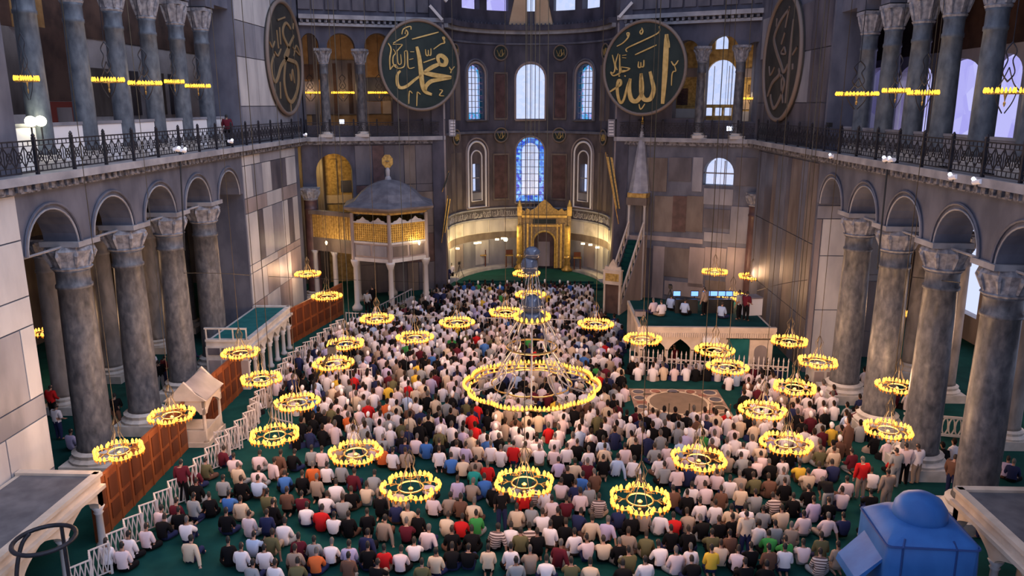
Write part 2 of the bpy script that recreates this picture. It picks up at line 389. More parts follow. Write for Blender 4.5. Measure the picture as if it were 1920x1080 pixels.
# ------------------------------------------------------------------ columns
def column_meshes(r, zs0, zs1, hcap, mat, capw):
    """base / shaft / capital meshes standing at the origin"""
    b = MB(); b.box(-r*1.55, -r*1.55, 0, r*1.55, r*1.55, zs0*.5); b.lathe([(r*1.5, zs0*.5), (r*1.55, zs0*.62), (r*1.3, zs0*.74), (r*1.38, zs0*.9), (r*1.1, zs0)], 18)
    s = MB(); hgt = zs1-zs0
    s.lathe([(r*1.1, zs0), (r*1.03, zs0+.15), (r*1.02, zs0+hgt*.35), (r*.96, zs0+hgt*.7), (r*.92, zs1-.75), (r*1.0, zs1-.72), (r*1.0, zs1-.6), (r*.92, zs1-.56), (r*.92, zs1-.1), (r*1.02, zs1)], 20)
    c = MB(); c.lathe([(r*1.02, zs1), (r*1.12, zs1+.08), (r*1.0, zs1+.12), (r*1.1, zs1+hcap*.35), (r*1.35, zs1+hcap*.7), (capw*.62, zs1+hcap*.86)], 16)
    c.box(-capw*.55, -capw*.55, zs1+hcap*.84, capw*.55, capw*.55, zs1+hcap*1.0)
    for k in range(8):                                         # acanthus lobes
        q = math.pi/4*k; c.tube([(r*1.05*math.cos(q), r*1.05*math.sin(q), zs1+.15), (r*1.32*math.cos(q), r*1.32*math.sin(q), zs1+hcap*.55), (capw*.66*math.cos(q), capw*.66*math.sin(q), zs1+hcap*.8)], [.05, .09, .05], 5)
    return b.mesh('base', 'base_stone'), s.mesh('shaft', mat, True), c.mesh('capital', 'capital_stone')
def put_column(ms, loc, label, group, z=0):
    t = thing('marble_column', label, 'column', (loc[0], loc[1], z), 0, group)
    for me, n in zip(ms, ('base', 'shaft', 'capital')): inst(me, n, t)
    return t
ORD = ['nearest', 'second nearest', 'third nearest', 'farthest']
big = column_meshes(.66, .95, 8.35, 1.1, 'column_stone', 1.22)
for i, y in enumerate(CLY):
    put_column(big, (XL-.7, y), 'thick grey marble column of the lower left arcade, %s to the camera' % ORD[i], 'big columns of the left arcade')
for i, y in enumerate(CRY):
    put_column(big, (XR+.75, y), 'thick grey marble column of the lower right arcade, %s to the camera' % ORD[i], 'big columns of the right arcade')
inner = column_meshes(.52, .8, 7.6, .9, 'column_stone_warm', 1.15)
for i, (px, py) in enumerate(((108, 640), (206, 640), (292, 600), (352, 590))):
    p = atX(px, py, -23.0)
    put_column(inner, (p.x, p.y), 'slimmer brownish column in the left aisle, %s to the camera' % ORD[i], 'left aisle columns')
for i, (px, py) in enumerate(((1915, 620), (1790, 560), (1725, 560))):
    p = atX(px, py, 20.5)
    put_column(inner, (p.x, p.y), 'slimmer column in the right aisle behind the arcade, %s to the camera' % ORD[i], 'right aisle columns')
for x, yy in ((-21, 0), ):
    pass
# imposts: blocks on top of the capitals are part of the arcade walls
for fm, ys, wl in ((fmL, CLY, wall_left), (fmR, CRY, wall_right)):
    for y in ys:
        MB().mbox(fm, y-.72, y+.72, 9.3, 9.5, -.12, 1.4).build('impost', 'ledge_stone', wl)
        MB().tube([fm(y-2.0-1.4, .6, 9.3), fm(y-.5, .6, 9.3)], .05, 6).build('tie_rod', 'ledge_stone', wl)
ups = column_meshes(.40, .5, 6.15, 1.15, 'column_blue', .95)
UL = [28.3+2.95*k for k in range(6)]; UR = [25.6, 28.45, 31.3, 33.75, 36.45, 39.0]
OR6 = ['first', 'second', 'third', 'fourth', 'fifth', 'sixth']
for i, y in enumerate(UL):
    put_column(ups, (XL-1.0, y), 'slender upper gallery column on the left, %s from the photo\'s left edge' % OR6[i], 'left gallery columns', 12.2)
upr = column_meshes(.40, .5, 5.5, 1.05, 'column_blue', .95)
for i, y in enumerate(UR):
    put_column(upr, (XR+.9, y), 'slender upper gallery column on the right, %s from the photo\'s right edge' % OR6[i], 'right gallery columns', 12.2)
# upper arcade walls
def upper_arcade(name, fm, ys, d0, zs, yend, y0):
    mids = [ys[0]-2.9]+list(ys)
    ops = []
    for a, b in zip(mids, mids[1:]): ops.append((a+.45, b-.45, zs, zs, (b-a)/2-.45))
    g = lambda u, d, z: fm(u, d+d0, z)
    mb = MB(); arch_wall(mb, g, y0, ys[-1]+.6, zs, 26, 1.2, ops)
    mb.mbox(g, ys[-1]+.6+1.9, yend, 12.2, 26, -.3, 1.5); mb.mbox(g, ys[-1]+.6, ys[-1]+2.5, zs+.2, 26, 0, 1.2)
    mb.mbox(g, 6, y0, 12.2, 26, -.3, 1.5)
    o = mb.build(name, 'wall_marble'); struct(o); return o, g
ua_l, gul = upper_arcade('wall_upper_left', fmL, UL, .4, 19.55, 58.5, 25.6)
ua_r, gur = upper_arcade('wall_upper_right', fmR, UR, .4, 18.8, 56.0, 22.5)
for z0, z1, m in ((12.3,14.4,'slab_grey'), (14.4,17.2,'slab_light'), (17.2,19.2,'slab_grey'), (19.2,22,'slab_light')):
    for a, b in ((45.6,48.6), (48.6,51.8), (51.8,55.0)):
        slab(ua_l, gul, a, b, z0, z1, pickmat(m, 'slab_grey'), t=.36)
for z0, z1 in ((12.3,14.6), (14.6,17.4), (17.4,20)):
    for a, b in ((41.7,44.6), (44.6,48.0), (48.0,51.2), (51.2,54.6)):
        slab(ua_r, gur, a, b, z0, z1, pickmat('slab_dark', 'slab_grey', 'slab_dark'), t=.36)
for k, (a, b) in enumerate(zip([UL[0]-2.9]+UL, UL+[UL[-1]+2.4])):      # parapet slabs between the gallery columns
    MB().mbox(fmL, a+.42, b-.42, 12.2, 13.72, .92, 1.06).build('parapet_slab', 'white_paint', ua_l)
    MB().mbox(fmL, a+.42, b-.42, 13.72, 13.84, .88, 1.10).build('parapet_coping', 'slab_grey', ua_l)
for k, (a, b) in enumerate(zip([UR[0]-2.6]+UR, UR+[UR[-1]+2.4])):
    MB().mbox(fmR, a+.42, b-.42, 12.2, 13.32, .84, .98).build('parapet_slab', 'slab_grey', ua_r)
    MB().mbox(fmR, a+.42, b-.42, 13.32, 13.42, .80, 1.02).build('parapet_coping', 'slab_grey', ua_r)

# ------------------------------------------------------------------ gallery railings
def railing(label, p_of, n, L, group='gallery railings', z=12.2, h=1.12):
    """p_of(u) -> (x, y); posts every L metres; each panel a part, alike panels share a mesh"""
    t = thing('gallery_railing', label, 'railing', (0, 0, 0), 0, group)
    pm = MB(); pm.box(-.05, -.05, 0, .05, .05, h+.12); pm.lathe([(.05, h+.12), (.075, h+.17), (.02, h+.26)], 6); pm = pm.mesh('post', 'iron')
    q = MB(); l = L-.1
    q.bar((0,0,h), (0,l,h), .035); q.bar((0,0,h-.16), (0,l,h-.16), .022); q.bar((0,0,.10), (0,l,.10), .03); q.bar((0,0,.28), (0,l,.28), .02)
    ncell = 4; c = l/ncell
    for i in range(ncell):
        a = i*c
        q.bar((0,a,.28), (0,a+c,h-.16), .02); q.bar((0,a+c,.28), (0,a,h-.16), .02)
        q.bar((0,a+c*.5,h-.16), (0,a+c*.5,h), .016)
        q.tube([(0, a+c*.5+.14*math.cos(k*math.pi/4), .60+.17*math.sin(k*math.pi/4)) for k in range(8)], .02, 4, closed=True)
        q.bar((0,a+c*.5,.10), (0,a+c*.5,.28), .016)
        q.bar((0,a,.10), (0,a,h), .016)
    q = q.mesh('lattice_panel', 'iron')
    for i in range(n+1):
        x, y = p_of(i*L); inst(pm, 'post', t, (x, y, z))
        if i < n:
            x2, y2 = p_of((i+1)*L); inst(q, 'lattice_panel', t, (x+(x2-x)*.02, y+(y2-y)*.02, z), math.atan2(-(x2-x), y2-y))
    return t
railing('dark iron lattice railing along the left upper gallery edge', lambda u: (XL+.32, 19.4+u), 17, 2.13)
railing('dark iron lattice railing along the right upper gallery edge', lambda u: (XR-.32, 17.6+u), 17, 2.06)
# ------------------------------------------------------------------ back walls left and right of the apse
BL0, BL1 = (-17.3, 57.5), (-7.4, 60.8)
BR0, BR1 = (5.7, 59.5), (15.2, 55.2)
fbl, wbl = plane_fm(BL0, BL1); fbr, wbr = plane_fm(BR0, BR1)
def shift(P0, P1, dd):
    fm, _ = plane_fm(P0, P1); a = fm(0, dd, 0); d = Vector((P1[0]-P0[0], P1[1]-P0[1])).normalized()
    return (a[0]-d.x*6, a[1]-d.y*6), (a[0]+d.x*24, a[1]+d.y*24)
def op_px(P0, P1, x0, x1, yt, yb, flat=False, ellip=None):
    u0, _ = on_plane(x0, (yt+yb)/2, P0, P1); u1, _ = on_plane(x1, (yt+yb)/2, P0, P1)
    _, zt = on_plane((x0+x1)/2, yt, P0, P1); _, zb = on_plane((x0+x1)/2, yb, P0, P1)
    r = .02 if flat else (ellip if ellip else (u1-u0)/2)
    return (u0, u1, zb, zt-r, r)
# left, lower
ops = [op_px(BL0, BL1, 600, 666, 288, 600), op_px(BL0, BL1, 556, 576, 296, 640)]
ops = [(o[0], o[1], 0.0, o[3], o[4]) for o in ops]; ops[1] = (max(ops[1][0], .05), ops[1][1], 0, ops[1][3], ops[1][4])
mb = MB(); arch_wall(mb, fbl, 0, wbl, 0, 11.7, 1.0, ops)
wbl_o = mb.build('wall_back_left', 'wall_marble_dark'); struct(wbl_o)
for z0, z1 in ((0,2.3), (2.3,4.6), (4.6,5.2), (5.2,7.9), (7.9,8.5), (8.5,11.5)):
    u = ops[0][1]+.25
    for wd in (1.3, .9, 1.5, .9, 1.6):
        if u+wd > wbl: break
        slab(wbl_o, fbl, u, u+wd, z0, z1, pickmat('slab_dark', 'slab_dark', 'slab_brown', 'slab_porphyry')); u += wd
# lit passage behind the arch
s0, s1 = shift(BL0, BL1, 5.0); fs, _ = plane_fm(s0, s1)
struct(MB().mbox(fs, 2, 15.5, 0, 11.6, 0, .4).build('wall_passage_left', 'mosaic_gold'))
for px0, px1, y0, y1, m in ((604,612,300,365,'tan_plaster'), (618,634,298,365,'gold_dim'), (640,663,300,330,'gold_dim'), (638,663,338,360,'slab_dark'), (596,668,366,380,'tan_plaster')):
    a, zt = on_plane(px0, y0, s0, s1); b, zb = on_plane(px1, y1, s0, s1)
    slab(bpy.data.objects['wall_passage_left'], fs, a, b, zb, zt, m, t=.12, name='mosaic_panel')
lc = thing('passage_fill_lamp', 'added warm fill lamp hidden inside the golden arched passage left of the kiosk', 'lamp', fbl(ops[0][0]-.25, 2.4, 9.4))  # added fill lamp, kept out of sight behind the wall to brighten the passage
MB().lathe([(.05, -.3), (.16, -.1), (.2, .1), (.08, .25)], 8).build('lamp_glass', 'flood', lc); MB().tube([(0, 0, .2), (0, 0, 3)], .02, 4).build('stem', 'iron', lc)
ll = bpy.data.lights.new('passage_fill_glow', 'POINT'); ll.energy = 420; ll.color = (1, .66, .20); ll.shadow_soft_size = .3
lo = bpy.data.objects.new('passage_fill_glow', ll); COL.objects.link(lo); lo.parent = lc
# left, upper: openings between columns
opu = [op_px(BL0, BL1, a, b, 62, 236) for a, b in ((556, 601), (616, 668), (686, 735))]
opu[0] = (max(.05, opu[0][0]),)+opu[0][1:]
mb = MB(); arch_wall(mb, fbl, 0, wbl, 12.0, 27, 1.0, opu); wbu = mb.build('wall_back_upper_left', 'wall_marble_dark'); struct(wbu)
s0, s1 = shift(BL0, BL1, 4.5); fs, _ = plane_fm(s0, s1)
iw = MB().mbox(fs, 3, 15.5, 12, 24, 0, .4).build('wall_gallery_back_left', 'vault_paint'); struct(iw)
for px0, px1, y0, y1, m in ((560,602,120,150,'gallery_dark'), (560,602,152,215,'slab_pink'), (612,670,112,215,'slab_brown'), (622,636,118,214,'gallery_dark'), (650,664,118,214,'gallery_dark'), (684,738,145,190,'slab_dark'), (684,715,190,214,'slab_pink'), (716,738,180,214,'tan_plaster')):
    a, zt = on_plane(px0, y0, s0, s1); b, zb = on_plane(px1, y1, s0, s1); slab(iw, fs, a, b, zb, zt, m, t=.1)
struct(MB().mbox(fbl, 0, wbl, 11.6, 12.1, .9, 5).build('floor_gallery_back_left', 'slab_dark'))
# right, lower
ow = op_px(BR0, BR1, 1319, 1376, 296, 348)
mb = MB(); arch_wall(mb, fbr, 0, wbr+.6, 0, 11.7, 1.0, [ow]); wbr_o = mb.build('wall_back_right', 'wall_marble'); struct(wbr_o)
def px_slab(parent, P0, P1, fm, x0, y0, x1, y1, m, t=.06, name='marble_slab'):
    a, zt = on_plane(x0, y0, P0, P1); b, zb = on_plane(x1, y1, P0, P1); return slab(parent, fm, a, b, zb, zt, m, t=t, name=name)
for r in ((1255,294,1296,341,'slab_dark'), (1200,294,1250,360,'slab_brown'), (1262,366,1286,436,'slab_porphyry'), (1206,366,1226,436,'slab_dark'), (1228,366,1260,436,'slab_brown'), (1288,366,1317,436,'slab_brown'),
          (1213,440,1318,458,'slab_pink'), (1246,462,1291,522,'slab_brown'), (1225,460,1243,560,'slab_pink'), (1293,462,1318,540,'slab_pink'), (1246,525,1318,560,'slab_pink'), (1192,366,1203,436,'slab_dark'),
          (1320,352,1374,386,'slab_grey'), (1320,390,1368,430,'slab_dark'), (1371,386,1402,458,'slab_grey'), (1320,434,1368,456,'slab_grey'), (1322,462,1360,520,'slab_pink'), (1364,462,1400,560,'slab_pink'), (1322,524,1360,560,'slab_brown'),
          (1300,294,1316,360,'slab_grey'), (1380,294,1420,350,'slab_dark'), (1196,462,1222,560,'slab_dark')):
    px_slab(wbr_o, BR0, BR1, fbr, *r)
wp = MB(); wp.prism(arch_pts((ow[0]+ow[1])/2, (ow[1]-ow[0])/2-.02, ow[2], ow[3], ow[4]), fbr, .45, .5)
w1 = wp.build('window_1', 'glass_white'); struct(w1)
for k in (.33, .66):
    u = ow[0]+(ow[1]-ow[0])*k; MB().mbox(fbr, u-.03, u+.03, ow[2], ow[3]+ow[4]*.8, .4, .46).build('mullion', 'ledge_stone', w1)
MB().mbox(fbr, ow[0], ow[1], ow[3]-.1, ow[3], .4, .46).build('transom', 'ledge_stone', w1)
# right, upper
opr = [op_px(BR0, BR1, 1263, 1309, 75, 222), op_px(BR0, BR1, 1322, 1383, 66, 226), op_px(BR0, BR1, 1391, 1438, 78, 228)]
mb = MB(); arch_wall(mb, fbr, 0, wbr+.6, 12.0, 27, 1.0, opr); wru = mb.build('wall_back_upper_right', 'wall_marble_dark'); struct(wru)
s0, s1 = shift(BR0, BR1, 3.5); fs, _ = plane_fm(s0, s1)
win = [op_px(s0, s1, 1324, 1380, 112, 196), op_px(s0, s1, 1341, 1366, 66, 92)]
sm = [op_px(s0, s1, a, b, 202, 217, True) for a, b in ((1322,1335), (1339,1353), (1356,1371))]
mb = MB(); zc = (win[1][2]+win[0][3]+win[0][4])/2; zl = (win[0][2]+sm[0][3])/2
arch_wall(mb, fs, 7.5, 18.5, 12, zl, .4, sm); arch_wall(mb, fs, 7.5, 18.5, zl, zc, .4, win[:1]); arch_wall(mb, fs, 7.5, 18.5, zc, 24, .4, win[1:])
iw = mb.build('wall_gallery_back_right', 'mosaic_gold'); struct(iw)
for i, o in enumerate(win+sm):
    p = MB(); p.prism(arch_pts((o[0]+o[1])/2, (o[1]-o[0])/2, o[2], o[3], o[4]), fs, .18, .22); g = p.build('window_%d' % (2+i), 'glass_white'); struct(g)
    if i == 0:
        for k in (.25, .5, .75):
            u = o[0]+(o[1]-o[0])*k; MB().mbox(fs, u-.02, u+.02, o[2], o[3]+o[4]*.6, .12, .17).build('mullion', 'ledge_stone', g)
for r in ((1262,128,1309,145,'slab_pink'), (1262,148,1309,200,'gold_dim'), (1270,165,1290,198,'slab_porphyry'), (1262,203,1309,222,'slab_light'), (1391,128,1440,145,'slab_pink'), (1391,148,1440,178,'gold_dim'), (1402,158,1414,178,'slab_porphyry'), (1418,160,1428,178,'slab_porphyry'), (1391,184,1440,206,'tan_plaster'), (1391,208,1440,228,'slab_light')):
    px_slab(iw, s0, s1, fs, *r, name='mosaic_panel')
struct(MB().mbox(fbr, 0, wbr+.6, 11.6, 12.1, .9, 4).build('floor_gallery_back_right', 'slab_dark'))
# cornices, railings, upper friezes
for nm, fm, wd, P0, P1, lab in (('trim_3', fbl, wbl, BL0, BL1, 'dark iron railing in front of the back gallery left of the apse'), ('trim_4', fbr, wbr+.4, BR0, BR1, 'dark iron railing in front of the back gallery right of the apse')):
    o = MB().mbox(fm, 0, wd, 11.85, 12.15, -.45, .3).build(nm, 'ledge_stone'); struct(o); MB().mbox(fm, 0, wd, 11.6, 11.85, -.2, .2).build('carved_band', 'carved_stone', o)
    MB().mbox(fm, 0, wd, 20.45, 20.75, -.5, .3).build('upper_moulding', 'ledge_stone', o); MB().mbox(fm, 0, wd, 20.0, 20.2, -.3, .3).build('lower_moulding', 'ledge_stone', o)
    m3 = MB(); u = .1
    while u < wd-.2: m3.mbox(fm, u, u+.2, 20.22, 20.44, -.4, 0); u += .42
    tag(m3.build('dentil_row', 'carved_stone', o), kind='stuff')
    n = int(wd/.95)
    for i in range(n):
        slab(o, fm, i*.95, i*.95+.85, 21.1, 22.1, 'slab_dark', t=.12, name='parapet_panel')
        slab(o, fm, i*.95+.1, i*.95+.75, 22.3, 23.6, 'slab_grey', t=.02, name='window_shutter')
    nn = int(wd/1.6)
    railing(lab, (lambda u, fm=fm: fm(u+.1, -.35, 0)[:2]), nn, wd/nn*.985, z=12.15, h=1.05)
# carved capitals over the back gallery columns
bcol = column_meshes(.33, .4, 5.2, 1.1, 'column_stone', .95)
for P0, P1, fm, xs, side in ((BL0, BL1, fbl, (608, 677), 'left'), (BR0, BR1, fbr, (1315, 1387), 'right')):
    for i, x in enumerate(xs):
        u, _ = on_plane(x, 150, P0, P1); p = fm(u, -.02, 0)
        put_column(bcol, (p[0], p[1]), 'small dark gallery column %s of the apse, %s of the pair' % (side, ('left one', 'right one')[i]), 'back gallery columns', 12.15)
u, _ = on_plane(1414, 480, BR0, BR1); p = fbr(u, -.75, 0)
put_column(column_meshes(.5, .7, 7.6, .9, 'slab_porphyry', 1.1), (p[0], p[1]), 'dark red porphyry column standing against the wall right of the minbar', 'porphyry columns')
u, _ = on_plane(588, 480, BL0, BL1); p = fbl(u, -.6, 0)
put_column(column_meshes(.5, .7, 7.6, .9, 'slab_porphyry', 1.1), (p[0], p[1]), 'dark porphyry column between the two arches left of the gilded kiosk', 'porphyry columns')

# ------------------------------------------------------------------ apse
AC = (-.85, 62.0); AR_ = 6.55
fa = lambda u, d, z: (AC[0]+(AR_+d)*math.sin(u), AC[1]+(AR_+d)*math.cos(u), z)
HP = math.pi/2; W = 1.22/AR_; SA = .775; NA = 40
def band(mb, z0, z1, ops=(), depth=.7): return arch_wall(mb, fa, -HP, HP, z0, z1, depth, list(ops), ustep=HP*2/NA)
mb = MB(); band(mb, 0, 2.9); apse = mb.build('wall_apse', 'slab_grey'); struct(apse)
band(MB(), 0, 0) if False else None
def aband(name, z0, z1, mat, ops=()):
    m = MB(); band(m, z0, z1, ops); return m.build(name, mat, apse)
aband('porphyry_band', 2.9, 3.5, 'slab_brown'); aband('light_band', 3.5, 4.75, 'base_stone'); 
swl = .40/AR_; sw = 1.0/AR_
ops_low = [(-SA-swl, -SA+swl, 7.2, 9.55, .02), (-W, W, 6.1, 10.5, 1.22), (SA-swl, SA+swl, 7.2, 9.55, .02)]
ops_up = [(-SA-.9/AR_, -SA+.9/AR_, 13.3, 16.85, .9), (-W, W, 13.3, 16.65, 1.22), (SA-.9/AR_, SA+.9/AR_, 13.3, 16.85, .9)]
aband('frieze_band', 4.75, 5.6, 'slab_dark'); aband('lower_window_wall', 5.6, 12.2, 'apse_brown', ops_low)
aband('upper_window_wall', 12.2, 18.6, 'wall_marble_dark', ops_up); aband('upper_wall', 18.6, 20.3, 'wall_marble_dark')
for k in range(13):                                              # wainscot slabs and seats
    a = -HP+.06+k*(2*HP-.12)/13
    if abs(a+.12-.18) < .42: continue
    slab(apse, fa, a, a+.225, .75, 2.85, pickmat('slab_pink', 'slab_light', 'slab_grey'), nu=3, g=.004)
    slab(apse, fa, a, a+.225, 3.55, 4.7, pickmat('base_stone', 'slab_light'), nu=3, g=.004)
m = MB(); m.mbox(fa, -HP+.05, -.25, 0, .55, -.8, 0, 14); m.build('stone_bench', 'base_stone', apse)
m = MB(); m.mbox(fa, .55, HP-.05, 0, .55, -.8, 0, 12); m.build('stone_bench', 'base_stone', apse)
for z0, z1, dd, mt in ((4.62, 4.78, -.12, 'ledge_stone'), (5.55, 5.68, -.14, 'ledge_stone'), (12.1, 12.3, -.15, 'wall_marble'), (20.25, 20.55, -.3, 'ledge_stone'), (20.55, 20.95, -.55, 'wall_marble_dark'), (19.4, 19.55, -.12, 'wall_marble')):
    m = MB(); m.mbox(fa, -HP, HP, z0, z1, dd, .02, NA); m.build('moulding', mt, apse)
# inscription strokes on the frieze
m = MB(); rnd = random.Random(3); a = -HP+.12
while a < HP-.1:
    if not (-.18 < a < .62):
        h = rnd.uniform(.25, .55); b = a+rnd.uniform(-.012, .012)
        m.tube([fa(a, -.03, 4.92), fa(b, -.03, 4.95+h)], .022, 4)
        if rnd.random() < .5: m.tube([fa(a, -.03, 4.95), fa(a+.03, -.03, 4.88), fa(a+.05, -.03, 5.0+rnd.uniform(0,.15))], .022, 4)
        if rnd.random() < .4: m.tube([fa(a+.015, -.03, 5.25), fa(a+.04, -.03, 5.32)], .02, 4)
    a += rnd.uniform(.018, .034)
tag(m.build('frieze_inscription', 'slab_light', apse), kind='stuff')
# panels between the windows
for a in (-.40, .40):
    for z0, z1, hw in ((6.5, 10.2, .095), (13.4, 17.0, .075)):
        slab(apse, fa, a-hw, a+hw, z0, z1, 'slab_porphyry', t=.03, g=.004, nu=3, name='porphyry_panel')
        for q in (a-hw-.012, a+hw+.012): MB().mbox(fa, q-.008, q+.008, z0-.1, z1+.1, -.09, 0).build('panel_frame', 'slab_brown', apse)
        for zz in (z0-.1, z1+.1): MB().mbox(fa, a-hw-.02, a+hw+.02, zz-.07, zz+.07, -.09, 0, 3).build('panel_frame', 'slab_brown', apse)
for a in (-1.28, -1.12, 1.12, 1.28):
    for z0, z1 in ((5.9, 10.6), (13.2, 17.6)):
        slab(apse, fa, a-.06, a+.06, z0, z1, 'slab_brown', t=.04, g=.004, nu=2)
def arch_tube(uc, hw, zb, zs, rise, r, mat, d=-.05, n=6):
    m = MB(); P = [fa(u, d, z) for u, z in arch_pts(uc, hw, zb, zs, rise)]; m.tube(P+[P[0]], r, n); return m.build('window_moulding', mat, apse)
for a in (-SA, SA):
    arch_tube(a, .98/AR_, 5.85, 10.45, .98, .085, 'white_paint'); arch_tube(a, .58/AR_, 6.4, 10.1, .58, .06, 'white_paint', -.03)
    arch_tube(a, 1.25/AR_, 5.8, 10.45, 1.28, .07, 'slab_pink'); arch_tube(a, 1.02/AR_, 13.2, 16.9, 1.02, .10, 'slab_pink')
    arch_tube(a, 1.2/AR_, 13.2, 16.9, 1.25, .09, 'wall_marble')
    MB().mbox(fa, a-.5/AR_, a+.5/AR_, 6.5, 7.1, -.03, 0, 2).build('window_sill_panel', 'slab_grey', apse)
arch_tube(0, 1.32/AR_, 13.2, 16.65, 1.34, .10, 'slab_pink'); arch_tube(0, 1.3/AR_, 6.0, 10.5, 1.32, .07, 'slab_pink')
# windows: glazing bars and coloured panes
def glazing(idx, uc, hw, zb, zs, rise, outer, inner, bars=True):
    m = MB()
    if inner:
        A = arch_pts(uc, hw-.003, zb, zs, rise); B = arch_pts(uc, hw*.56, zb+.55, zs, rise*.6); n = len(A)
        for d0 in (.36, .40): m.add([fa(u, d0, z) for u, z in A]+[fa(u, d0, z) for u, z in B], [(i, (i+1) % n, (i+1) % n+n, i+n) for i in range(n)])
    else: m.prism(arch_pts(uc, hw-.003, zb, zs, rise), fa, .36, .40)
    o = m.build('window_%d' % idx, outer); struct(o)
    if inner:
        m = MB(); m.prism(arch_pts(uc, hw*.56, zb+.55, zs, rise*.6), fa, .30, .34); m.build('pane', inner, o)
    if bars:
        n = 9
        for i in range(1, n):
            z = zb+(zs+rise*.9-zb)*i/n; t = max(0, (z-zs)/rise); h = hw*math.sqrt(max(0, 1-t*t))
            MB().mbox(fa, uc-h, uc+h, z-.022, z+.022, .24, .30, 2).build('glazing_bar', 'ledge_stone', o)
        for k in (-.62, -.2, .2, .62):
            MB().mbox(fa, uc+hw*k-.003, uc+hw*k+.003, zb, zs+rise*math.sqrt(1-k*k)*.96, .24, .30).build('glazing_bar', 'ledge_stone', o)
    return o
glazing(21, -SA, .9/AR_, 13.3, 16.85, .9, 'glass_stained', 'glass_white'); glazing(22, 0, W, 13.3, 16.65, 1.22, 'glass_white', None, False); glazing(23, SA, .9/AR_, 13.3, 16.85, .9, 'glass_stained', 'glass_white')
glazing(24, -SA, swl, 7.2, 9.55, .02, 'glass_white', None, False); glazing(25, 0, W, 6.1, 10.5, 1.22, 'glass_blue', 'glass_white'); glazing(26, SA, swl, 7.2, 9.55, .02, 'glass_white', None, False)
for a in (-SA, SA): MB().mbox(fa, a-swl, a+swl, 8.32, 8.40, .1, .2).build('glazing_bar', 'ledge_stone', apse)
# jambs of the bema
jl = MB().box(-8.3, 60.3, 0, -7.4, 62.2, 27).build('wall_bema_left', 'wall_marble_dark'); struct(jl)
jr = MB().box(5.7, 59.0, 0, 6.6, 62.2, 27).build('wall_bema_right', 'wall_marble_dark'); struct(jr)
for xx, yy in ((-7.4, 60.5), (5.7, 59.3)):
    MB().lathe([(.13, 0), (.13, 20.3)], 8, (xx, yy, 0)).build('corner_shaft', 'slab_pink', jl if xx < 0 else jr, True)
# drum above the apse with small windows
fd = lambda u, d, z: (AC[0]+(AR_+.35+d)*math.sin(u), AC[1]+(AR_+.35+d)*math.cos(u), z)
wa = [-.80, -.42, 0, .42, .80]
mb = MB(); arch_wall(mb, fd, -HP, HP, 20.9, 27, .8, [(a-.14, a+.14, 22.15, 24.0, .9) for a in wa], ustep=HP*2/NA); drum = mb.build('wall_drum', 'wall_marble_dark'); struct(drum)
for i, a in enumerate(wa):
    m = MB(); m.prism(arch_pts(a, .14, 22.15, 24.0, .9), fd, .5, .54); struct(m.build('window_%d' % (31+i), 'glass_frost' if a < 0 else 'glass_white'))
for sgn in (-1, 1):                                               # splayed tan reveals beside the middle window
    m = MB(); m.prism([(sgn*.05, 21.05), (sgn*.28, 21.05), (sgn*.16, 24.5), (sgn*.05, 24.5)], fd, -.25, 0); m.build('tan_reveal', 'tan_plaster', drum)
m = MB()
for i in range(46):
    a = -1.2+2.4*i/45; m.mbox(fd, a-.008, a+.008, 20.95, 21.15, -.35, -.25)
tag(m.build('lamp_bead_row', 'wall_marble', drum), kind='stuff')
for sgn, x, y in ((-1, -7.3, 60.2), (1, 5.6, 58.9)):
    m = MB(); m.bar((x, y-.1, 20.6), (x+sgn*.9, y-.2, 21.6), .14); m.bar((x+sgn*-.2, y-.1, 21.9), (x-sgn*1.2, y+.3, 23.0), .16); m.build('diagonal_moulding', 'slab_light', drum)
# semi-dome over the sanctuary, above the frame
def dome_pt(i, j, n=20, m=8):
    a = math.pi*i/n; b = HP*j/m; return (-1.2+17.5*math.cos(a)*math.cos(b), 52+17*math.sin(a)*math.cos(b)*1.2, 27+11*math.sin(b))
P = [dome_pt(i, j) for i in range(21) for j in range(9)]
mb = MB(); mb.add(P, [(i*9+j, (i+1)*9+j, (i+1)*9+j+1, i*9+j+1) for i in range(20) for j in range(8)])
struct(mb.build('ceiling_semidome', 'vault_paint'))
# raised carpeted steps in the apse
m = MB()
for k, (r, z) in enumerate(((6.4, .22), (5.9, .4), (5.3, .55))):
    P = [(AC[0]+r*math.sin(t), AC[1]-1.4+k*.35+r*math.cos(t), 0) for t in [-HP+math.pi*i/24 for i in range(25)]]
    n = len(P); m.add([(x, y, z-.2) for x, y, _ in P]+[(x, y, z) for x, y, _ in P], [tuple(range(n, 2*n))]+[(i, (i+1) % n, (i+1) % n+n, i+n) for i in range(n)])
struct(m.build('floor_apse_steps', 'carpet'))
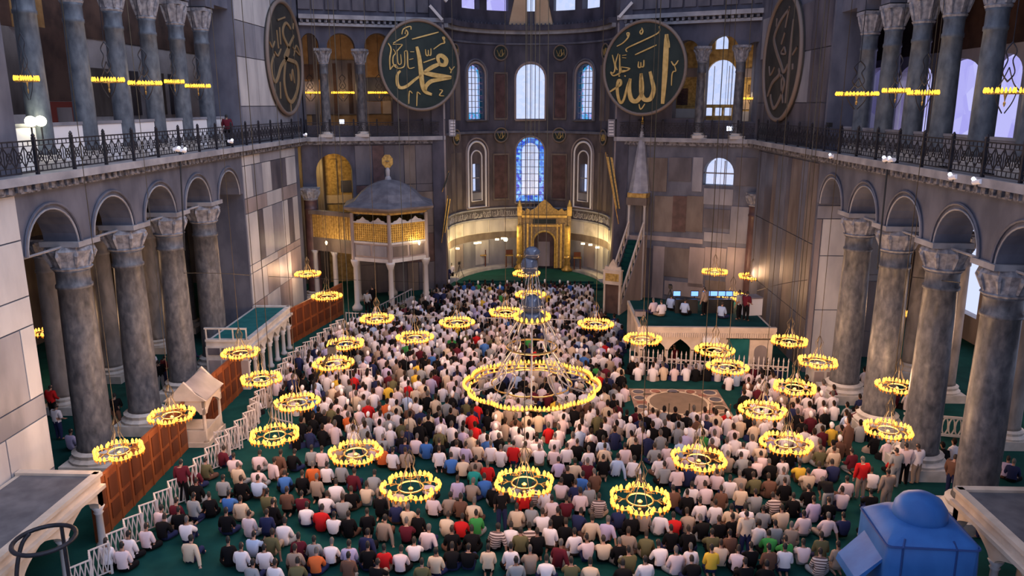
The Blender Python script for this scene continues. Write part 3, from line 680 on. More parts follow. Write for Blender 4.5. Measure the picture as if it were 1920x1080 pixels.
# ------------------------------------------------------------------ calligraphy roundels
def smooth_line(P, k=5):
    if len(P) < 3: return [Vector(p) for p in P]
    Q = [Vector(p) for p in P]; out = []
    for i in range(len(Q)-1):
        p0, p1, p2, p3 = Q[max(i-1, 0)], Q[i], Q[i+1], Q[min(i+2, len(Q)-1)]
        for j in range(k):
            t = j/k; out.append(.5*((2*p1)+(p2-p0)*t+(2*p0-5*p1+4*p2-p3)*t*t+(3*p1-p0-3*p2+p3)*t**3))
    out.append(Q[-1]); return out
def ribbon(mb, P, w, to3, d0=0.0, d1=.06):
    S = smooth_line(P); n = len(S)
    if n < 2: return
    A = []; 
    for i, p in enumerate(S):
        t = (S[min(i+1, n-1)]-S[max(i-1, 0)]); t = t.normalized() if t.length > 1e-6 else Vector((1, 0))
        nn = Vector((-t.y, t.x)); hw = w*.5*(.55+.45*math.sin(math.pi*(i+.5)/n))*(1+.25*abs(t.y))
        A.append((p+nn*hw, p-nn*hw))
    V = []
    for a, b in A: V += [to3(a.x, a.y, d1), to3(b.x, b.y, d1), to3(a.x, a.y, d0), to3(b.x, b.y, d0)]
    Fc = []
    for i in range(n-1):
        o = i*4; q = o+4; Fc += [(o, o+1, q+1, q), (o, q, q+2, o+2), (o+1, o+3, q+3, q+1)]
    mb.add(V, Fc)
def roundel(name, label, center, normal, R, strokes, cx, cy, rx, ry, bmat, lmat, group='large round calligraphy boards', tilt=0.0, parent=None, rimw=.06):
    n = Vector((normal[0], normal[1], 0)).normalized(); r = Vector((-n.y, n.x, 0)); c = Vector(center)   # r points to the viewer's right
    to3 = lambda u, v, d: r*(u*R)+Vector((0, 0, v*R))+n*d
    if parent is None: t = thing(name, label, 'sign', c, 0, group); loc = None
    else: t = None
    m = MB(); N = 48
    P = [to3(math.cos(2*math.pi*k/N), math.sin(2*math.pi*k/N), 0) for k in range(N)]; Q = [p-n*.12 for p in P]
    m.add(P+Q, [tuple(range(N)), tuple(range(2*N-1, N-1, -1))]+[(k, (k+1) % N, (k+1) % N+N, k+N) for k in range(N)])
    if t is None:
        t = m.build(name, bmat, parent); t.location = c
    else: m.build('board', bmat, t)
    m = MB(); m.tube([to3(math.cos(2*math.pi*k/N)*.97, math.sin(2*math.pi*k/N)*.97, .02) for k in range(N)], R*rimw*.62, 6, closed=True); m.build('rim', 'disc_rim', t, True)
    m = MB()
    for wd, pts in strokes: ribbon(m, [((x-cx)/rx, (cy-y)/ry) for x, y in pts], wd*(.72 if wd < .06 else .9), to3, .01, .07)
    m.build('lettering', lmat, t)
    return t
S_A = [(.11,[(680,190),(682,330),(680,600),(670,885)]), (.05,[(680,195),(700,260),(712,325)]),
 (.095,[(530,555),(555,650),(575,740),(548,830),(490,842),(455,790),(442,690),(440,572)]), (.095,[(440,572),(458,700),(448,800),(400,858),(350,840),(328,770),(324,700),(330,622)]),
 (.06,[(330,622),(302,700),(272,830),(240,875),(210,820),(195,720),(204,645),(226,640),(232,680),(190,710),(118,756)]),
 (.035,[(288,348),(285,310),(450,240),(600,170),(604,108)]), (.035,[(372,380),(480,335),(588,290)]), (.035,[(410,450),(410,505),(434,505),(434,458)]), (.035,[(434,500),(462,502),(464,436)]),
 (.035,[(430,112),(443,150),(428,175),(413,152),(430,130)]), (.035,[(178,285),(240,255),(290,205),(302,160),(280,158),(292,200)]), (.035,[(738,460),(770,500),(806,452)]), (.03,[(770,500),(786,555),(762,562),(750,600),(750,702)]), (.03,[(430,888),(450,942),(492,884)]),
 (.035,[(132,372),(165,500),(150,560),(118,548)]), (.03,[(195,360),(168,470),(190,530)]), (.035,[(210,370),(216,550),(200,580)]), (.02,[(238,382),(282,378)]), (.02,[(238,404),(282,410)]), (.035,[(230,500),(322,520),(240,552),(230,508)]), (.04,[(118,556),(150,588),(205,570),(244,540),(300,540)]), (.04,[(206,592),(222,596)]), (.04,[(268,592),(284,598)])]
S_M = [(.10,[(452,345),(475,450),(490,600),(502,740),(532,812),(602,842)]), (.10,[(690,505),(678,450),(715,428),(768,470),(755,522),(710,525),(690,505)]), (.09,[(700,515),(620,550),(520,612)]),
 (.11,[(515,612),(650,638),(825,655)]), (.09,[(820,662),(700,682),(600,702),(545,750),(530,806)]), (.07,[(492,640),(420,690),(330,760),(260,772),(234,720),(240,640),(272,600)]),
 (.04,[(402,272),(550,228),(692,185)]), (.035,[(205,322),(280,275),(335,250),(362,215),(345,182),(332,222)]), (.03,[(298,228),(318,172),(390,142),(396,176)]), (.035,[(518,508),(648,460)]),
 (.03,[(545,368),(550,427),(572,430),(575,375)]), (.03,[(575,424),(600,427),(604,358)]), (.035,[(632,366),(710,310),(757,290),(735,240),(757,242),(745,284)]), (.03,[(803,545),(825,577),(862,540)]), (.03,[(825,577),(818,612)]),
 (.035,[(155,322),(182,380),(165,480),(165,592)]), (.03,[(205,380),(225,420),(200,460),(200,530),(240,572),(300,562),(320,520),(320,400)]), (.03,[(320,402),(350,402),(356,562),(422,560)]), (.025,[(245,402),(250,522),(282,522),(280,430)]), (.03,[(240,402),(302,332)]), (.02,[(380,402),(422,400)]), (.02,[(368,482),(412,470)]), (.02,[(200,332),(300,328)]), (.03,[(165,590),(210,540),(245,560)]),
 (.03,[(392,832),(365,808),(355,850),(350,942)]), (.03,[(478,842),(447,818),(441,860),(434,966)]), (.03,[(688,790),(722,800),(688,850),(738,856)])]
S_L = [(.07,[(258,245),(220,205),(190,260),(190,330),(225,410),(225,450),(200,510),(150,590),(120,680),(95,722),(75,680),(75,580),(102,498)]), (.08,[(282,300),(232,400),(200,470),(190,510),(240,522),(290,540),(305,620),(295,740),(260,840),(220,890),(185,840),(170,720),(185,580),(202,498)]),
 (.04,[(70,400),(90,440),(112,388)]), (.035,[(135,290),(140,440)]), (.035,[(160,260),(160,402)]), (.04,[(105,470),(130,502),(160,440)]), (.04,[(262,400),(330,460),(300,380),(270,482)]), (.04,[(145,206),(212,160)]), (.04,[(286,188),(280,242)]), (.03,[(135,720),(130,862)]), (.03,[(215,900),(215,972)]), (.03,[(225,640),(235,700),(250,600),(262,720)])]
S_R = [(.07,[(212,148),(150,220),(110,330),(130,430),(180,560),(205,622),(232,568)]), (.04,[(210,130),(190,282)]), (.06,[(246,238),(240,500),(235,862)]), (.06,[(165,590),(170,640),(120,700),(90,802)]), (.06,[(115,788),(120,830),(150,902),(190,830),(215,700),(180,640)]), (.05,[(195,640),(195,720),(216,862)]),
 (.04,[(190,318),(170,402)]), (.04,[(195,428),(175,470),(206,482),(196,430)]), (.04,[(286,450),(258,502)]), (.05,[(265,568),(267,612)]), (.03,[(120,188),(120,252)]), (.04,[(85,560),(100,632),(132,570)])]
c = atY(788, 123, 58.4); R1 = (atY(788, 37, 58.4)-atY(788, 210, 58.4)).z/2
roundel('calligraphy_roundel', 'dark round board with gold script left of the apse windows', c, (.56, -.83), R1, S_M, 488, 540, 435, 480, 'disc_green', 'gold_paint')
c = atY(1207, 128, 56.6); R2 = (atY(1207, 37, 56.6)-atY(1207, 218, 56.6)).z/2
roundel('calligraphy_roundel', 'dark round board with gold script right of the apse windows', c, (-.56, -.83), R2, S_A, 462, 520, 430, 490, 'disc_green', 'gold_paint')
c = atX(535, 110, XL+.1); roundel('calligraphy_roundel', 'brownish round board seen edge-on at the far left pier', c, (1, 0), 3.75, S_L, 197, 515, 155, 495, 'disc_brown', 'gold_old')
c = atX(1466, 110, XR-.1); roundel('calligraphy_roundel', 'brownish round board seen edge-on at the far right pier', c, (-1, 0), 3.75, S_R, 178, 515, 142, 495, 'disc_brown', 'disc_rim')
small = [(.04,[(200,300),(260,420),(300,300)]), (.06,[(330,280),(340,430)]), (.06,[(230,430),(330,440),(380,360)]), (.05,[(400,290),(410,430)])]
names = [('upper left', -.40, 18.75), ('upper right', .40, 18.75), ('lower left', -.40, 11.95), ('lower right', .40, 11.95), ('outer upper left', -1.2, 18.6), ('outer upper right', 1.2, 18.6), ('outer lower left', -1.2, 11.9), ('outer lower right', 1.2, 11.9)]
for nm, a, z in names:
    p = fa(a, -.12, z)
    roundel('small_roundel', 'small round inscribed plaque on the apse wall, %s one' % nm, p, (-math.sin(a), -math.cos(a)), .62, small, 305, 360, 180, 180, 'disc_green', 'gold_paint', 'small plaques in the apse', rimw=.17)

# ------------------------------------------------------------------ chandeliers
def lobed(R, nl, t, depth=.20): return R*(1-depth+depth*abs(math.cos(nl*t/2))**.55)
def bulb_mesh(R, nl, nb, bmat, r=.066, two=False):
    m = MB()
    for k in range(nb):
        t = 2*math.pi*k/nb; q = lobed(R, nl, t); m.lathe([(r*.25, -.03), (r*.8, -.01), (r, .04), (r*.75, .09), (r*.2, .14)], 6, (q*math.cos(t), q*math.sin(t), 0))
    return m.mesh('bulbs', bmat)
def cup_mesh(R, nl, nb):
    m = MB()
    for k in range(nb):
        t = 2*math.pi*k/nb; q = lobed(R, nl, t); m.lathe([(.010, -.13), (.022, -.09), (.035, -.04)], 5, (q*math.cos(t), q*math.sin(t), 0))
    return m.mesh('lamp_cups', 'bulb_cup')
def frame_mesh(R, nl, hub):
    m = MB(); n = nl*8
    m.tube([(lobed(R, nl, 2*math.pi*k/n)*math.cos(2*math.pi*k/n), lobed(R, nl, 2*math.pi*k/n)*math.sin(2*math.pi*k/n), -.03) for k in range(n)], .026, 5, closed=True)
    m.tube([(R*.45*math.cos(2*math.pi*k/18), R*.45*math.sin(2*math.pi*k/18), .0) for k in range(18)], .03, 5, closed=True)
    for k in range(nl):
        t = 2*math.pi*(k+.5)/nl; q = lobed(R, nl, t)
        m.tube([(R*.45*math.cos(t), R*.45*math.sin(t), 0), (q*math.cos(t), q*math.sin(t), -.03)], .022, 4)
        m.tube([(R*.75*math.cos(t+.25), R*.75*math.sin(t+.25), -.02), (R*.58*math.cos(t), R*.58*math.sin(t), 0), (R*.75*math.cos(t-.25), R*.75*math.sin(t-.25), -.02)], .018, 4)
    return m.mesh('ring_frame', 'brass')
def stem_mesh(R, nl, hub):
    m = MB()
    for k in range(nl):
        t = 2*math.pi*(k+.5)/nl; m.tube([(R*.45*math.cos(t), R*.45*math.sin(t), 0), (R*.12*math.cos(t), R*.12*math.sin(t), hub*.55), (R*.20*math.cos(t), R*.20*math.sin(t), hub*.75), (.02*math.cos(t), .02*math.sin(t), hub)], .014, 4)
    return m.mesh('hanging_arms', 'brass_dark')
def pend_mesh():
    m = MB(); m.lathe([(.01, -.42), (.05, -.36), (.06, -.30), (.02, -.26), (.05, -.15), (.09, -.05), (.03, 0)], 8); return m.mesh('pendant', 'brass')
def cable_mesh(z0, z1): return MB().tube([(0, 0, z0), (0, 0, z1)], .014, 4).mesh('cable', 'brass_dark')
CH = dict(stem=stem_mesh(.93, 6, 1.25), frame=frame_mesh(.93, 6, 1.25), bulbs=bulb_mesh(.95, 6, 36, 'bulb'), cups=cup_mesh(.95, 6, 36), pend=pend_mesh(), cable=cable_mesh(1.25, 23.5), short=cable_mesh(1.25, 7.9))
CHG = dict(frame=CH['frame'], bulbs=bulb_mesh(.95, 6, 36, 'bulb_gallery'), pend=CH['pend'])
def lamp_light(parent, watts, z=.25, size=.6, col=(1, .60, .34)):
    l = bpy.data.lights.new('lamp_glow', 'POINT'); l.energy = watts; l.color = col; l.shadow_soft_size = size; l.use_shadow = True
    o = bpy.data.objects.new('lamp_glow', l); COL.objects.link(o); o.parent = parent; o.location = (0, 0, z); return o
def chandelier(loc, label, group='ring chandeliers hanging over the nave', watts=LAMP_W, rz=0.0, cable=True, sc=.9):
    t = thing('ring_chandelier', label, 'chandelier', loc, rz, group)
    t.scale = (sc, sc, 1)
    inst(CH['frame'], 'ring_frame', t); inst(CH['stem'], 'hanging_arms', t); tag(inst(CH['bulbs'], 'bulbs', t), kind='stuff'); tag(inst(CH['cups'], 'lamp_cups', t), kind='stuff'); inst(CH['pend'], 'pendant', t)
    inst(CH['cable'] if cable else CH['short'], 'cable', t)
    lamp_light(t, watts); return t
CHL = [(223,846,'nearest lit ring chandelier at far left, in front of the wooden partition'), (322,779,'lit ring chandelier beside the small marble pavilion on the left'),
 (451,662,'lit ring chandelier before the small marble loge at the left pier'), (490,711,'lit ring chandelier just right of the left pier loge, above the fence'),
 (515,816,'lit ring chandelier left of centre above the empty green carpet by the fence'), (557,755,'lit ring chandelier above the crowd, second row from the left fence'),
 (625,682,'lit ring chandelier partly crossed by a black boom, left of centre'), (648,645,'lit ring chandelier just behind the one crossed by the boom'),
 (667,849,'lit ring chandelier in the near left of the crowd, third nearest on the left'), (707,598,'lit ring chandelier in front of the gilded kiosk'),
 (770,913,'nearest lit ring chandelier left of the centre line, low in the photo'), (778,633,'lit ring chandelier right of the gilded kiosk columns'),
 (857,605,'lit ring chandelier left of the far centre group, half hidden by its chains'), (948,586,'lit ring chandelier left of the centre line near the apse'),
 (995,553,'lit ring chandelier on the centre line, second from the mihrab'), (987,513,'farthest lit ring chandelier on the centre line, before the mihrab'),
 (983,905,'lit ring chandelier low on the centre line, below the giant chandelier'), (1117,608,'lit ring chandelier in front of the minbar portal'),
 (1205,636,'lit ring chandelier at the left end of the marble muezzin platform'), (1200,937,'nearest lit ring chandelier right of the centre line, lowest in the photo'),
 (1310,861,'lit ring chandelier below the stone circle floor, right of centre'), (1340,657,'lit ring chandelier before the platform, upper of the middle pair'),
 (1364,689,'lit ring chandelier before the platform, lower of the middle pair'), (1373,556,'lit ring chandelier above the platform technicians'),
 (1340,510,'lit ring chandelier by the right back wall, lower left of three'), (1352,487,'topmost lit ring chandelier by the right back wall'),
 (1410,519,'lit ring chandelier by the right back wall, nearest the pier'), (1430,770,'lit ring chandelier right of the stone circle floor'),
 (1474,832,'lit ring chandelier in the near right crowd, left of the standing men'), (1480,640,'lit ring chandelier at the right end of the marble platform'),
 (1490,727,'lit ring chandelier left of the first big right column, lower one'), (1533,679,'lit ring chandelier touching the farthest big right column'),
 (1665,806,'lit ring chandelier hanging before the second nearest big right column'), (1682,725,'lit ring chandelier between the right columns, half hidden'),
 (577,514,'lit ring chandelier in the left back corner beside the pier'), (613,556,'lit ring chandelier left of the kiosk columns')]
for i, (px, py, lab) in enumerate(CHL):
    p = atZ(px, py, 3.0); tx = (px-1013)/F; chandelier(p, lab, rz=random.uniform(0, 1), sc=.98/math.sqrt(1+tx*tx)/(1.0 if py < 700 else 1.02))
for px, py, lab, X, Y in ((93, 622, 'small lit chandelier deep in the left aisle', -26, None), (1723, 592, 'small lit lamp ring deep in the right aisle between columns', 22.5, None), (1903, 657, 'lit chandelier in the right aisle at the photo edge', 21.5, None)):
    p = atX(px, py, X); chandelier(p, lab, 'aisle chandeliers', 220, cable=False)
# gallery chandeliers seen edge-on
GL = [(50,150,-16.1,'left upper gallery, first from the photo\'s left edge'), (203,152,-16.1,'left upper gallery, second from the left edge'), (272,158,-16.1,'left upper gallery, third from the left edge'), (327,155,-16.6,'left upper gallery, fourth from the left edge'), (371,163,-16.3,'left upper gallery, fifth, nearest the pier'),
      (1607,178,13.6,'right upper gallery, first beside the pier'), (1680,172,13.6,'right upper gallery, second from the pier'), (1731,176,13.6,'right upper gallery, third from the pier'), (1886,173,13.6,'right upper gallery, nearest the photo\'s right edge')]
def gal_ch(p, lab, s=1.0):
    t = thing('gallery_chandelier', 'lit ring chandelier edge-on, '+lab, 'chandelier', p, 0, 'gallery chandeliers'); t.scale = (s, s, 1)
    inst(CHG['frame'], 'ring_frame', t); tag(inst(CHG['bulbs'], 'bulbs', t), kind='stuff'); inst(CHG['pend'], 'pendant', t)
    m = MB()
    for sg in (-1, 1):
        m.tube(smooth_line([(0, 0, .3), (sg*.28, 0, .55), (sg*.12, 0, .9), (sg*.25, 0, 1.15), (0, 0, 1.4)]), .03, 5); m.tube(smooth_line([(sg*.7, 0, 0), (sg*.3, 0, .25), (0, 0, .7)]), .025, 5); m.tube(smooth_line([(sg*.5, 0, 0), (sg*.35, 0, -.3), (sg*.06, 0, -.6)]), .025, 5)
    m.tube([(0, 0, 1.4), (0, 0, 6)], .02, 4); m.build('scroll_stem', 'iron', t); lamp_light(t, 26, col=(1, .70, .40)); return t
for (px, py, X, lab), gs in zip(GL, (.38, .60, .68, .45, .60, .90, .52, .55, .62)): gal_ch(atX(px, py, X), lab, gs)
for px, lab in ((582, 'back gallery left of the apse, first from the left'), (643, 'back gallery left of the apse, second from the left'), (711, 'back gallery left of the apse, nearest the round board')):
    gal_ch(atY(px, 175, 61.6), lab, .9)
gr = gal_ch(atY(1414, 186, 57.6), 'back gallery right of the apse', .9); gl_ = [q for q in gr.children if q.type == 'LIGHT'][0].data; gl_.energy = 160; gl_.color = (1, .78, .55)

# giant central chandelier
t = thing('giant_chandelier', 'giant lobed central chandelier with glass globes and many lamps', 'chandelier', atZ(997, 722, 3.0))
R0 = 2.82
m = MB(); n = 96
for rr, zz, th in ((R0, -.02, .05), (R0*.93, -.12, .04), (R0*.60, .1, .035)):
    m.tube([(lobed(rr, 10, 2*math.pi*k/n, .07)*math.cos(2*math.pi*k/n), lobed(rr, 10, 2*math.pi*k/n, .07)*math.sin(2*math.pi*k/n), zz) for k in range(n)], th, 5, closed=True)
m.build('outer_ring', 'brass', t)
m = MB()
for k in range(10):
    a = 2*math.pi*(k+.5)/10; C = lambda r, z: (r*math.cos(a), r*math.sin(a), z)
    m.tube([C(R0*.58, .1), C(R0*.92, -.05)], .035, 4)
    m.tube(smooth_line([C(R0*.60, .1), C(R0*.42, 1.0), C(R0*.30, 1.6), C(R0*.36, 2.1), C(.55, 2.9)]), .03, 5)
    m.tube(smooth_line([C(R0*.60, .1), C(R0*.46, .35), C(R0*.40, .7), C(R0*.50, .95)]), .03, 5)
    m.tube([C(R0*.9, 0), C(.5, 3.1)], .014, 4)
    m.tube([C(.6, 2.9), C(.25, 4.6), C(.1, 5.5)], .02, 4)
    for q in range(6):
        b = 2*math.pi*q/6; m.tube([C(R0*.76, 0), (R0*.76*math.cos(a)+.22*math.cos(b), R0*.76*math.sin(a)+.22*math.sin(b), .02)], .014, 4)
m.build('scroll_arms', 'silver_grey', t)
for rr, zz in ((.7, 2.9), (1.05, 1.7)): MB().tube([(rr*math.cos(2*math.pi*k/24), rr*math.sin(2*math.pi*k/24), zz) for k in range(24)], .045, 5, closed=True).build('upper_ring', 'brass', t)
m = MB()
for k in range(104):
    a = 2*math.pi*k/104; q = lobed(R0+.05, 10, a, .07); m.lathe([(.015, -.05), (.045, -.02), (.058, .05), (.045, .11), (.012, .17)], 6, (q*math.cos(a), q*math.sin(a), .02))
    if k % 2 == 0:
        q = lobed(R0*.93, 10, a, .07); m.lathe([(.015, -.16), (.05, -.10), (.04, -.03), (.012, .02)], 5, (q*math.cos(a), q*math.sin(a), 0))
for k in range(20):
    a = 2*math.pi*k/20; m.lathe([(.015, -.05), (.05, -.02), (.06, .05), (.045, .11), (.012, .17)], 6, (.72*math.cos(a), .72*math.sin(a), 2.95))
tag(m.build('bulbs', 'bulb', t), kind='stuff')
gz = [(0, 0, atY(1000, 573, 30.6).z-3, .42, 1.0), (.0, 0, atY(1000, 596, 30.6).z-3, .52, .55), (-.12, 0, atY(990, 499, 30.6).z-3, .36, 1.1), (-.02, 0, atY(997, 476, 30.6).z-3, .34, .8)]
for x, y, z, r, sz in gz: MB().sphere((x, y, z), r, 14, 9, sz).build('glass_globe', 'glass_sphere', t, True)
m = MB()
for x, y in ((-.12, 0), (.06, .1), (.22, -.05), (.55, 0)): m.tube([(x, y, 2.9 if x < .5 else 0), (x, y, 22)], .018, 4)
m.build('cables', 'brass_dark', t); lamp_light(t, LAMP_W*3.5, .3, 1.6); 

# ------------------------------------------------------------------ mihrab
mx, my = atY(1020, 500, 66.6).x, 66.6
t = thing('mihrab', 'tall gilded mihrab niche with crested top in the centre of the apse', 'mihrab', (mx, my, .55))
fmh = lambda u, d, z: (u, d, z)
m = MB(); arch_wall(m, fmh, -2.3, 2.3, 0, 4.7, 1.6, [(-.88, .88, 0, 2.3, .88)]); m.build('portal', 'mihrab_stone', t)
for sg in (-1, 1):
    for x, wd in ((2.15, .14), (1.75, .07), (1.45, .07), (1.12, .06)):
        MB().box(sg*x-wd, -.14, 0, sg*x+wd, .02, 4.6 if x > 2 else 3.9).build('pilaster', 'gold' if x < 1.5 else 'mihrab_stone', t)
    MB().box(sg*2.15-.2, -.2, 4.6, sg*2.15+.2, .15, 5.4).lathe([(.2, 5.4), (.14, 5.6), (.03, 5.95)], 6, (sg*2.15, 0, 0)).build('corner_turret', 'gold', t)
m = MB(); m.prism([(-1.95,4.7),(1.95,4.7),(1.95,5.1),(1.7,5.0),(1.5,5.25),(1.2,5.05),(.95,5.2),(.75,5.3),(.45,5.65),(0,6.0),(-.45,5.65),(-.75,5.3),(-.95,5.2),(-1.2,5.05),(-1.5,5.25),(-1.7,5.0),(-1.95,5.1)], fmh, -.1, .15); m.build('crest', 'gold_dim', t)
MB().box(-1.95, -.2, 4.45, 1.95, .02, 4.65).build('cornice', 'gold', t); MB().box(-1.35, -.1, 3.65, 1.35, .02, 3.8).build('lintel', 'gold', t)
MB().box(-1.0, -.05, 3.9, 1.0, .02, 4.3).build('inscription_panel', 'disc_green', t)
m = MB(); m.tube([(u, -.06, z) for u, z in arch_pts(0, .95, 0, 2.3, .95)], .09, 6); m.build('arch_moulding', 'gold', t)
MB().box(-.86, .75, 0, .86, .85, 3.3).build('niche_back', 'slab_porphyry', t); MB().box(-.5, .68, 0, .5, .76, 2.2).build('niche_panel', 'slab_pink', t)
for px, py, lab in ((974, 505, 'tall gilded candle and holder left of the mihrab'), (1063, 508, 'tall gilded candle and holder right of the mihrab')):
    p = atZ(px, py, .55); c = thing('giant_candle', lab, 'candlestick', p, 0, 'candles beside the mihrab')
    MB().lathe([(.45, 0), (.5, .15), (.22, .45), (.30, .6), (.20, .9), (.34, 1.15), (.24, 1.4)], 14).build('holder', 'brass', c, True)
    MB().lathe([(.23, 1.4), (.25, 1.45), (.24, 3.7), (.20, 3.9)], 14).build('candle', 'gold', c, True); MB().lathe([(.06, 3.9), (.02, 4.1)], 6).build('wick', 'brass_dark', c)

# floodlights on the apse wall
for i, (px, py) in enumerate(((858, 466), (892, 456), (899, 455), (932, 449), (943, 447), (1093, 457), (1107, 459), (1120, 464))):
    p = atY(px, py, 65.6 if abs(px-995) < 80 else (64.2 if abs(px-995) < 115 else 62.8))
    side = 'left' if px < 995 else 'right'
    c = thing('floodlight', 'small warm floodlight on the apse ledge, %s on the %s side' % (('first', 'second', 'third', 'fourth', 'fifth')[i if i < 5 else i-5]+' from left', side), 'floodlight', p, 0, 'apse floodlights')
    MB().obox((0, 0, 0), (.34, .16, .18)).obox((0, .12, -.08), (.08, .2, .06)).build('housing', 'brass_dark', c); MB().obox((0, -.10, .02), (.30, .05, .14)).build('lamp_face', 'flood', c)
    l = bpy.data.lights.new('flood_glow', 'POINT'); l.energy = 70; l.color = (1, .70, .28); l.shadow_soft_size = .15
    o = bpy.data.objects.new('flood_glow', l); COL.objects.link(o); o.parent = c; o.location = (0, -.25, .3)
# lit lamp on a wire in the apse
p = atY(948, 449, 58.0); c = thing('hanging_lamp', 'single bright bulb hanging on a long wire in the apse', 'lamp', p)
MB().sphere((0, 0, 0), .16, 10, 6).build('bulb', 'flood', c); MB().tube([(0, 0, .1), (0, 0, 16)], .012, 4).build('wire', 'brass_dark', c)

# ------------------------------------------------------------------ minbar
vd = Vector((.42, .91, 0)).normalized(); p0 = atZ(1147, 588, 0)
t = thing('minbar', 'tall marble minbar stair with pointed lead spire right of the mihrab', 'minbar', p0, math.atan2(vd.y, vd.x)-HP)
# local: +Y runs up the stair, X across (width 1.35)
m = MB(); 
for sx in (-.62, .50): m.box(sx, -.15, 0, sx+.12, .15, 2.5)
m.box(-.66, -.18, 2.15, .66, .18, 3.1); m.box(-.7, -.22, 3.1, .7, .22, 3.2); m.build('portal', 'loge_stone', t)
m = MB(); m.prism([(-.6,3.2),(.6,3.2),(.55,3.45),(.3,3.4),(.2,3.65),(0,3.95),(-.2,3.65),(-.3,3.4),(-.55,3.45)], lambda u, d, z: (u, d, z), -.1, .1); m.build('portal_crest', 'loge_stone', t)
MB().box(-.5, .02, 0, .5, .08, 2.15).build('portal_door', 'gallery_dark', t); MB().box(-.5, -.19, 2.4, .5, -.17, 2.95).build('inscription_panel', 'gold_dim', t)
Ls, zt = 4.6, 4.9
m = MB()
for i in range(16): m.box(-.48, .2+i*Ls/16, 0, .48, .2+(i+1)*Ls/16, .25+i*(zt-.3)/16)
m.build('steps', 'carpet', t)
for sx in (-.62, .54):
    g = lambda u, d, z, sx=sx: (sx+d, u, z)
    m = MB(); m.prism([(.1,0),(Ls+.3,0),(Ls+.3,zt),(.1,.4)], g, 0, .08); m.build('side_wall', 'slab_pink', t)
    m = MB(); m.prism([(.1,1.25),(Ls+.3,zt+.95),(Ls+.3,zt+1.1),(.1,1.4)], g, -.02, .10)
    for k in range(9):
        u = .3+k*Ls/9; z = .4+(zt-.4)*u/Ls; m.prism([(u,z),(u+.1,z+.1),(u+.1,z+.95),(u,z+.85)], g, 0, .08)
    m.build('balustrade', 'loge_stone', t)
for sx in (-.6, .6):
    for sy in (Ls+.3, Ls+1.5): MB().lathe([(.11, 0), (.09, .2), (.085, 7.0), (.13, 7.2)], 8, (sx, sy, 0)).build('canopy_post', 'slab_light', t)
MB().box(-.6, Ls+.3, 0, .6, Ls+1.5, zt).build('upper_platform', 'slab_pink', t)
MB().box(-.78, Ls+.12, 7.2, .78, Ls+1.68, 7.75).build('canopy_cornice', 'slab_brown', t); MB().box(-.72, Ls+.18, 7.75, .72, Ls+1.62, 8.1).build('canopy_gilt_band', 'gold_dim', t)
m = MB(); m.lathe([(.88, 8.1), (.80, 8.2), (.07, 13.1)], 8, (0, Ls+.9, 0), ph=.5); m.build('spire', 'lead', t)
m = MB(); m.lathe([(.07, 13.1), (.12, 13.25), (.04, 13.4), (.07, 13.55), (.02, 13.65)], 8, (0, Ls+.9, 0)); m.tube([(.12*math.cos(a), Ls+.9, 13.8+.12*math.sin(a)) for a in [math.pi*(.62+1.76*k/8) for k in range(9)]], .02, 4); m.build('finial', 'gold', t)

# leaning banners beside the apse
def banner(label, p0, p1, wdt, mat):
    c = thing('banner', label, 'banner', p0, 0, 'leaning banners'); a = Vector((0, 0, 0)); b = Vector(p1)-Vector(p0)
    MB().tube([a, b*1.12], .035, 6).build('pole', 'brass', c)
    s = Vector((wdt, 0, -.05)); q = a+b*.25; e = a+b*1.05; n = Vector((0, -.02, 0)); d = Vector((0, -.05, 0))
    m = MB(); m.add([q, q+s*.7, e+s, e, q+d, q+s*.7+d, e+s+d, e+d], [(0,1,2,3),(7,6,5,4),(0,4,5,1),(1,5,6,2),(2,6,7,3),(3,7,4,0)]); m.build('cloth', mat, c)
    MB().bar(q+s*.35+d*1.2, e+s*.5+d*1.2, .07).build('stripe', 'disc_green', c)
banner('dark gold banner leaning beside the minbar spire', atY(1160, 420, 58.4), atY(1138, 300, 58.4), .45, 'gold_dim')
banner('gold banner leaning at the left edge of the apse', atY(828, 455, 60.0), atY(838, 376, 60.0), .28, 'gold')
banner('thin pale banner leaning high at the left apse edge', atY(829, 360, 60.0), atY(840, 325, 60.0), .10, 'white_paint')
p = atY(1440, 475, 50.8); c = thing('hanging_flag', 'small gold and dark flag hanging on the right pier', 'flag', p)
MB().tube([(-.35, 0, .6), (.75, .1, -.55)], .035, 6).build('pole', 'brass', c); m = MB(); m.prism([(-.3,.5),(.45,.15),(.35,-.55),(-.2,-.35)], lambda u, d, z: (u, d, z), -.04, 0); m.build('cloth', 'black', c); m = MB(); m.prism([(-.1,.25),(.25,.05),(.2,-.35),(-.1,-.2)], lambda u, d, z: (u, d, z), -.07, -.04); m.build('gold_field', 'gold', c)
